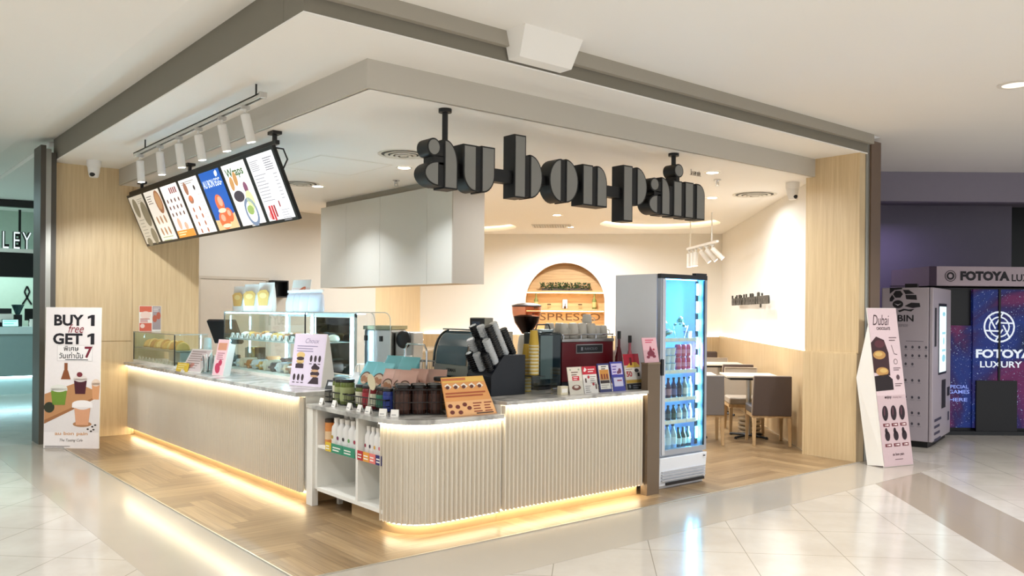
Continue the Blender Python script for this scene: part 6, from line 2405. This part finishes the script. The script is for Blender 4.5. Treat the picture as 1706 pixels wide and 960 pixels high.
def art1(b, w, h):
    b.use(P('9aa88f')).disc(-w * .3, h * .9, .01, .008).disc(w * .3, h * .9, .01, .008)
    b.use(P('6d4a44')).lines(-w * .25, w * .25, h * .82, 2, .022, .008, -.0015)
    b.use(P('c9283c')).rect(-w * .22, w * .28, h * .5, h * .66, -.0015)
    b.use(P('f3d8d6')).lines(-w * .15, w * .2, h * .63, 2, .016, .007, -.002)
    b.use(P('7a4334')).disc(0, h * .24, w * .32, h * .10, -.0015).use(P('e7d9cd')).disc(.0, h * .27, w * .16, h * .05, -.002)


def art2(b, w, h):
    b.use(P('c8283a')).rect(-w / 2, w / 2, h * .70, h, -.0012)
    b.use(P('f5e6e4')).poly([(-w * .42, h * .82), (-w * .30, h * .97), (-w * .16, h * .88), (-w * .30, h * .80)], -.0015).lines(-w * .1, w * .4, h * .9, 2, .02, .008, -.0015)
    b.use(P('b3303c')).disc(-w * .1, h * .60, .014, .014, -.0015).disc(w * .2, h * .33, .014, .014, -.0015)
    b.use(P('55342c')).rect(-w * .36, -w * .26, h * .4, h * .56, -.0015).rect(w * .32, w * .42, h * .14, h * .34, -.0015)
    b.use(P('8c8582')).lines(0, w * .42, h * .62, 4, .018, .006, -.0015).lines(-w * .4, .0, h * .28, 4, .018, .006, -.0015)


def art3(b, w, h):
    b.use(P('e9e3da')).rect(-w * .42, w * .42, h * .10, h * .94, -.0012)
    b.use(P('c98a3d')).rect(-w * .38, w * .38, h * .42, h * .78, -.0015)
    b.use(P('7b2f22'))
    for k in (-1, 0, 1):
        b.rect(w * (.22 * k - .06), w * (.22 * k + .06), h * .45, h * .63, -.002)
    b.use(P('2b1a1c')).rect(-w * .38, w * .38, h * .30, h * .41, -.0015).lines(-w * .2, w * .25, h * .90, 2, .02, .008, -.0015)
    b.use(P('8d8a8a')).lines(-w * .36, w * .3, h * .25, 3, .018, .006, -.0015)


def art4(b, w, h):
    b.use(P('c9bfe0')).rect(-w * .44, w * .42, h * .56, h * .94, -.0012)
    b.use(P('5a3fa0')).lines(-w * .36, w * .0, h * .86, 4, .026, .010, -.0015)
    b.use(P('6b3a56')).disc(w * .2, h * .68, .02, .026, -.0015).disc(w * .05, h * .63, .015, .015, -.0015)
    b.use(P('d9d4ee')).rect(-w * .36, w * .36, h * .16, h * .46, -.0012)
    b.use(P('a23b5f')).lines(-w * .1, w * .3, h * .38, 1, .02, .012, -.0015)


def art5(b, w, h):
    b.use(P('b0263a')).poly([(-w * .5, h * .68), (w * .5, h * .68), (w * .5, h), (-w * .5, h)], -.0010)
    b.use(P('d9b34a')).poly([(-w * .4, h * .62), (-w * .1, h * .76), (w * .3, h * .76), (w * .5, h * .66), (w * .5, h * .62)], -.0012)
    b.use(P('6a1c22')).rect(-w * .12, w * .02, h * .68, h * .90, -.0015)
    b.use(P('ece4dc')).rect(-w * .48, w * .48, h * .28, h * .61, -.0014)
    b.use(P('c21f36')).text('50', -w * .42, h * .36, w=w * .36, h=h * .15, y=-.002, bold=.03)
    b.use(P('2e2a2c')).disc(w * .26, h * .53, w * .14, h * .05, -.002).rect(w * .28, w * .42, h * .36, h * .46, -.002)
    b.use(P('a79a92')).lines(-w * .42, .0, h * .58, 2, .02, .007, -.002)
    b.use(P('c9a24a')).rect(-w * .48, w * .48, h * .18, h * .27, -.0014)
    b.use(P('1b1c22')).rect(-w * .48, w * .5, h * .0, h * .17, -.0014)
    b.use(P('7d8088')).disc(-w * .3, h * .09, w * .06, h * .05, -.002).lines(-w * .1, w * .4, h * .12, 2, .02, .01, -.002)


leaflet('cream leaflet with red badge and bowl picture, leftmost in the row on the barista counter', 5.165, .17, .24, art1, 'e6dccd')
leaflet('white leaflet with a red top band, second in the row on the barista counter', 5.345, .175, .24, art2, 'ece4de')
leaflet('leaflet with orange drinks picture on a blue stand on the barista counter', 5.53, .155, .26, art3, '2a2f6a')
leaflet('lilac and blue leaflet, fourth in the row on the barista counter', 5.705, .165, .27, art4, '3a3f9c')
leaflet('red and yellow leaflet showing the number 50 near the end post', 5.945, .215, .335, art5, 'd9cfc6', y=5.36)


def art6(b, w, h):
    b.use(P('e8b7c0')).rect(-w * .5, w * .5, 0, h, -.0010)
    b.use(P('d4566f')).lines(-w * .3, w * .3, h * .92, 2, .02, .010, -.0015)
    b.use(P('8c2340')).disc(0, h * .36, w * .26, h * .12, -.0015).disc(-w * .22, h * .22, w * .12, h * .06, -.0015).disc(w * .2, h * .24, w * .12, h * .06, -.0015).poly([(-w * .12, h * .46), (w * .14, h * .46), (0, h * .68)], -.0015)
    b.use(P('b8405c')).disc(w * .22, h * .52, w * .08, h * .04, -.002)


leaflet('pink berry drink poster standing on top of the brown end post', 6.04, .20, .235, art6, 'e8b7c0', y=5.235, z=1.2405)
t = thing('small_box', 'small cream card box left of the cream leaflet', 'box', (5.03, 5.345, BZ))
MB().box((-.045, 0, 0), (.04, .05, .075)).build('box_body', M('cream_card', 'ddd3b6', 0.6), t, bevel=.003)
MB().box((-.035, -.0015, .02), (.03, -.0002, .055)).build('box_label', CARD, t)
t = thing('acrylic_guard', 'thin clear acrylic sheet standing left of the leaflets on the barista counter', 'acrylic guard', (5.02, 5.46, BZ), R(80), 'acrylic sheets on the barista counter')
MB().box((-.08, -.002, 0), (.08, .002, .235)).build('guard_sheet', ACRY, t)
MB().box((-.08, .0025, 0), (.08, .05, .004)).build('guard_foot', ACRY, t)

# ================================================================== drinks fridge
FX0, FX1, FY0, FY1, FH = 6.242, 6.955, 5.31, 5.90, 2.075
t = thing('drinks_fridge', 'tall white glass door drinks fridge with blue light beside the counter', 'fridge', (FX0, FY0, 0.006))
FW, FD = FX1 - FX0, FY1 - FY0
FWH = M('fridge_white', 'e9edf4', 0.35, noise=0.01)
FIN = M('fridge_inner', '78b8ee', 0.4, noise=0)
FDK = M('fridge_black', '14161b', 0.35)
MB().box((0, .05, .32), (.025, FD, FH)).build('side_panel', FWH, t, bevel=.004)
MB().box((FW - .025, .05, .32), (FW, FD, FH)).build('side_panel', FWH, t, bevel=.004)
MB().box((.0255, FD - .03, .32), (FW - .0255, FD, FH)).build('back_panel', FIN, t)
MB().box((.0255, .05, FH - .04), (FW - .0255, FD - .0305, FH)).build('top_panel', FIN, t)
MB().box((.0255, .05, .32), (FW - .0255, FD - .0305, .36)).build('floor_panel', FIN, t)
MB().box((0, .04, .0), (FW, FD, .319)).build('machine_base', FWH, t, bevel=.004)
# kick grille
b = MB()
b.hexa([(.0, .012, .03), (FW, .012, .03), (FW, .0395, .03), (.0, .0395, .03)], [(.0, -.012, .305), (FW, -.012, .305), (FW, .0395, .305), (.0, .0395, .305)])
b.build('kick_grille', FWH, t, bevel=.006)
b = MB()
for k in range(4):
    z = .08 + .028 * k
    b.box((.03, -.012 + .0, z), (FW - .02, .012, z + .012))
b.build('grille_louvre', M('fridge_grey', 'b9bbc1', 0.4), t)
MB().box((.10, -.006, .035), (FW - .03, .012, .062)).build('grille_slot', FDK, t)
MB().cyl((FW - .05, -.016, .27), .012, .008, 12).build('lock', BLACK, t)
# door
DOORS = M('door_silver', 'a9adb6', 0.3, metal=0.5, noise=0)
b = MB()
b.box((.0, .0, .325), (.07, .04, FH - .045))
b.box((FW - .045, .0, .325), (FW, .04, FH - .045))
b.box((.0701, .0, .325), (FW - .0451, .04, .375))
d_ = b.build('door', DOORS, t)
MB().box((.0, -.001, FH - .0445), (FW, .04, FH)).build('door_head', FDK, t)
MB().box((FW - .19, -.008, FH + .0005), (FW - .02, .04, FH + .02)).build('hinge_cover', FDK, t)
MB().box((.026, -.006, .33), (.0695, -.0005, FH - .05)).build('handle_strip', M('strip_silver', 'd0d3da', 0.25, metal=0.5, noise=0), d_)
MB().box((.0, -.018, 1.10), (.035, -.0065, 1.255)).build('handle', FDK, d_)
MB().box((.0701, .014, .3755), (FW - .0451, .022, FH - .045)).build('door_glass', GLASS, d_)
MB().box((.058, -.003, .3755), (.0702, .0135, FH - .05)).build('glass_edge', FDK, d_)
MB().box((FW - .047, -.003, .3755), (FW - .036, .0135, FH - .05)).build('glass_edge', FDK, d_)
b = MB()
for k in range(9):
    z = .44 + .18 * k
    b.box((FW - .078, .065, z), (FW - .050, .075, z + .115))
b.build('light_strip', LEDB, t)
MB().box((FW - .082, .0755, .38), (FW - .045, .085, 2.02)).build('light_bar', FDK, t)
MB().box((.07, .06, FH - .052), (FW - .09, .075, FH - .0405)).build('top_light', E('led_fridge_top', '4fb0ff', 14.0), t)
SH = [1.445, 1.132, .860, .640]
for z in SH:
    b = MB()
    for k in range(14):
        x = .035 + (FW - .13) * k / 13
        b.rod((x, 0.07, z - .006), (x, FD - .04, z - .006), .003, 6)
    b.rod((.03, .07, z - .006), (FW - .09, .07, z - .006), .004, 6).rod((.03, FD - .05, z - .006), (FW - .09, FD - .05, z - .006), .004, 6)
    s = b.build('wire_shelf', CHROME, t)
    MB().box((.03, .055, z - .03), (FW - .09, .065, z + .008)).build('price_rail', M('price_rail', 'e4ecf0', 0.4), s)
    b = MB()
    for k in range(4):
        b.box((.09 + .125 * k, .051, z - .024), (.17 + .125 * k, .0545, z + .004))
    b.build('rail_card', CARD, s)
light('fridge_light', 'AREA', (FX0 + FW - .12, FY0 + .10, 1.20), 22, (0.20, 0.58, 1.0), size=0.05, size_y=1.5, rot=(R(90), 0, R(60)))
fb = Vector((FX0, FY0, 0.006))


def fpos(x, y, z):
    return tuple(fb + Vector((x, y, z)))


# contents of the fridge
bt = thing('drink_bottle', 'x', 'bottle', (0, 0, 0), 0, 'bottles in the drinks fridge')
MB().lathe([(.030, 0), (.033, .008), (.033, .11), (.014, .155), (.013, .175)], seg=14).build('bottle_body', M('drink_violet', '3b2c4a', 0.2), bt)
MB().lathe([(.015, .1755), (.015, .195)], seg=10).build('bottle_cap', CHAR, bt)
MB().lathe([(.0335, .03), (.0335, .09)], seg=14, cap=False).build('bottle_label', M('drink_label', '8a6a8a', 0.5), bt)
used_b = [False]


def fbottle(x, y, z, label, hx, lx, s=1.0, h=1.0):
    if used_b[0]:
        o = clone(bt, fpos(x, y, z), 0, label)
    else:
        used_b[0] = True
        o = bt
        o.location = fpos(x, y, z)
        o['label'] = label
    o.scale = (s, s, s * h)
    recolour(o, 'bottle_body', M('drink_' + hx, hx, 0.2))
    recolour(o, 'bottle_label', M('drinklab_' + lx, lx, 0.5))
    return o


for k, hx in enumerate(('3b2c4a', '50324f', '3f3a5c', '2c2433', '8a9a9c', 'a8b6b4')):
    fbottle(.175 + .083 * k, .115, SH[2] + .0, 'slim bottle, %s from the left on the second wire shelf below the cans' % ORD[k], hx, ('8a6a8a', 'b08a9a', '6a6a9a', '4a3f4f', 'cfdadb', 'dfe6e4')[k], 1.0, 1.02)
for k, hx in enumerate(('1d2230', '1f3040', '203a3a', '9aa4a6', '6a7a80', 'a58a9a')):
    fbottle(.175 + .083 * k, .115, SH[3], 'short bottle, %s from the left on the wire shelf above the fridge floor' % ORD[k], hx, ('2f3f5f', '3f5f6f', '2f5a50', 'dfe6e8', '8fa0a8', 'c9a9b4')[k], .95, .80)
for k, hx in enumerate(('9fb8c4', 'a9c0ca', '9fb8c4')):
    fbottle(.18 + .085 * k, .13, .3605, 'tall clear water bottle, %s from the left on the fridge floor' % ORD[k], hx, 'c9dde6', 1.2, 1.03)
for k in range(3):
    fbottle(.435 + .075 * k, .13, .3605, 'dark green bottle, %s from the left on the fridge floor' % ORD[k], '173a34', 'b9cfc4', .98, 1.02)
cp = None
for r_ in range(3):
    for k in range(3):
        lab = 'white yoghurt cup, %s from the left in layer %s of the fridge stack' % (ORD[k], ('one', 'two', 'three')[r_])
        loc = fpos(.165 + .076 * k, .115, SH[1] + .0005 + .076 * r_)
        if cp is None:
            cp = thing('yoghurt_cup', lab, 'cup', loc, 0, 'yoghurt cups stacked in the fridge')
            MB().lathe([(.026, 0), (.034, .066)], seg=14).build('cup_body', M('yoghurt_white', 'dfe9ee', 0.4), cp)
            MB().cyl((0, 0, .0665), .036, .006, 14).build('cup_lid', M('yoghurt_lid', '8fb2bf', 0.4), cp)
        else:
            clone(cp, loc, 0, lab)
can = None
for r_ in range(2):
    for k in range(3):
        lab = 'pink drink can, %s from the left in the %s layer of the fridge' % (ORD[k], ('lower', 'upper')[r_])
        loc = fpos(.405 + .076 * k, .115, SH[1] + .0005 + .128 * r_)
        if can is None:
            can = thing('drink_can', lab, 'can', loc, 0, 'pink drink cans in the fridge')
            MB().lathe([(.026, 0), (.034, .01), (.034, .108), (.027, .124)], seg=16).build('can_body', M('can_pink', 'c4486c', 0.3, metal=0.3), can)
            MB().cyl((0, 0, .1245), .025, .002, 14).build('can_top', METAL, can)
            MB().lathe([(.0345, .035), (.0345, .075)], seg=16, cap=False).build('can_label', M('can_label', 'd98aa6', 0.4), can)
        else:
            clone(can, loc, 0, lab)
t = thing('salad_tray', 'clear tray of sandwiches leaning on the top fridge shelf', 'food tray', fpos(.26, .15, SH[0] + .001), R(-10))
MB().hexa([(-.10, -.05, 0), (.10, -.05, 0), (.10, .10, 0), (-.10, .10, 0)], [(-.10, -.04, .05), (.10, -.04, .03), (.06, .10, .20), (-.12, .10, .21)]).build('tray_cover', ACRY, t)
b = MB()
rnd = random.Random(9)
for k in range(8):
    b.use([M('salad_green', '5f8f6a', 0.6), M('bread_white', 'dfe3dc', 0.6), M('ham_dark', '4a5a5a', 0.6)][k % 3]).ball((rnd.uniform(-.06, .06), rnd.uniform(-.01, .06), rnd.uniform(.03, .09)), (.035, .025, .022), 8, 6)
b.build('sandwich_filling', None, t)
t = thing('salad_cup', 'flared cup of salad on the top fridge shelf', 'salad cup', fpos(.47, .15, SH[0] + .001))
MB().lathe([(.05, 0), (.085, .13)], seg=18).build('cup_body', ACRY, t)
b = MB()
for k in range(26):
    a = rnd.uniform(0, 6.28)
    r_ = rnd.uniform(0, .075)
    b.use([M('salad_green', '5f8f6a', 0.6), M('bread_white', 'dfe3dc', 0.6)][k % 2]).ball((r_ * math.cos(a), r_ * math.sin(a), .13 + .07 * (1 - r_ / .08) + rnd.uniform(-.02, .02)), (.02, .016, .014), 6, 4)
b.build('salad_leaves', None, t)
t = thing('snack_tub', 'small low tub beside the salad cup on the top fridge shelf', 'tub', fpos(.588, .14, SH[0] + .001))
MB().lathe([(.035, 0), (.045, .06)], seg=16).build('tub_body', M('tub_pale', 'c9d6dc', 0.4), t)
MB().cyl((0, 0, .0605), .047, .008, 16).build('tub_lid', M('tub_lid', '9a7a8a', 0.4), t)
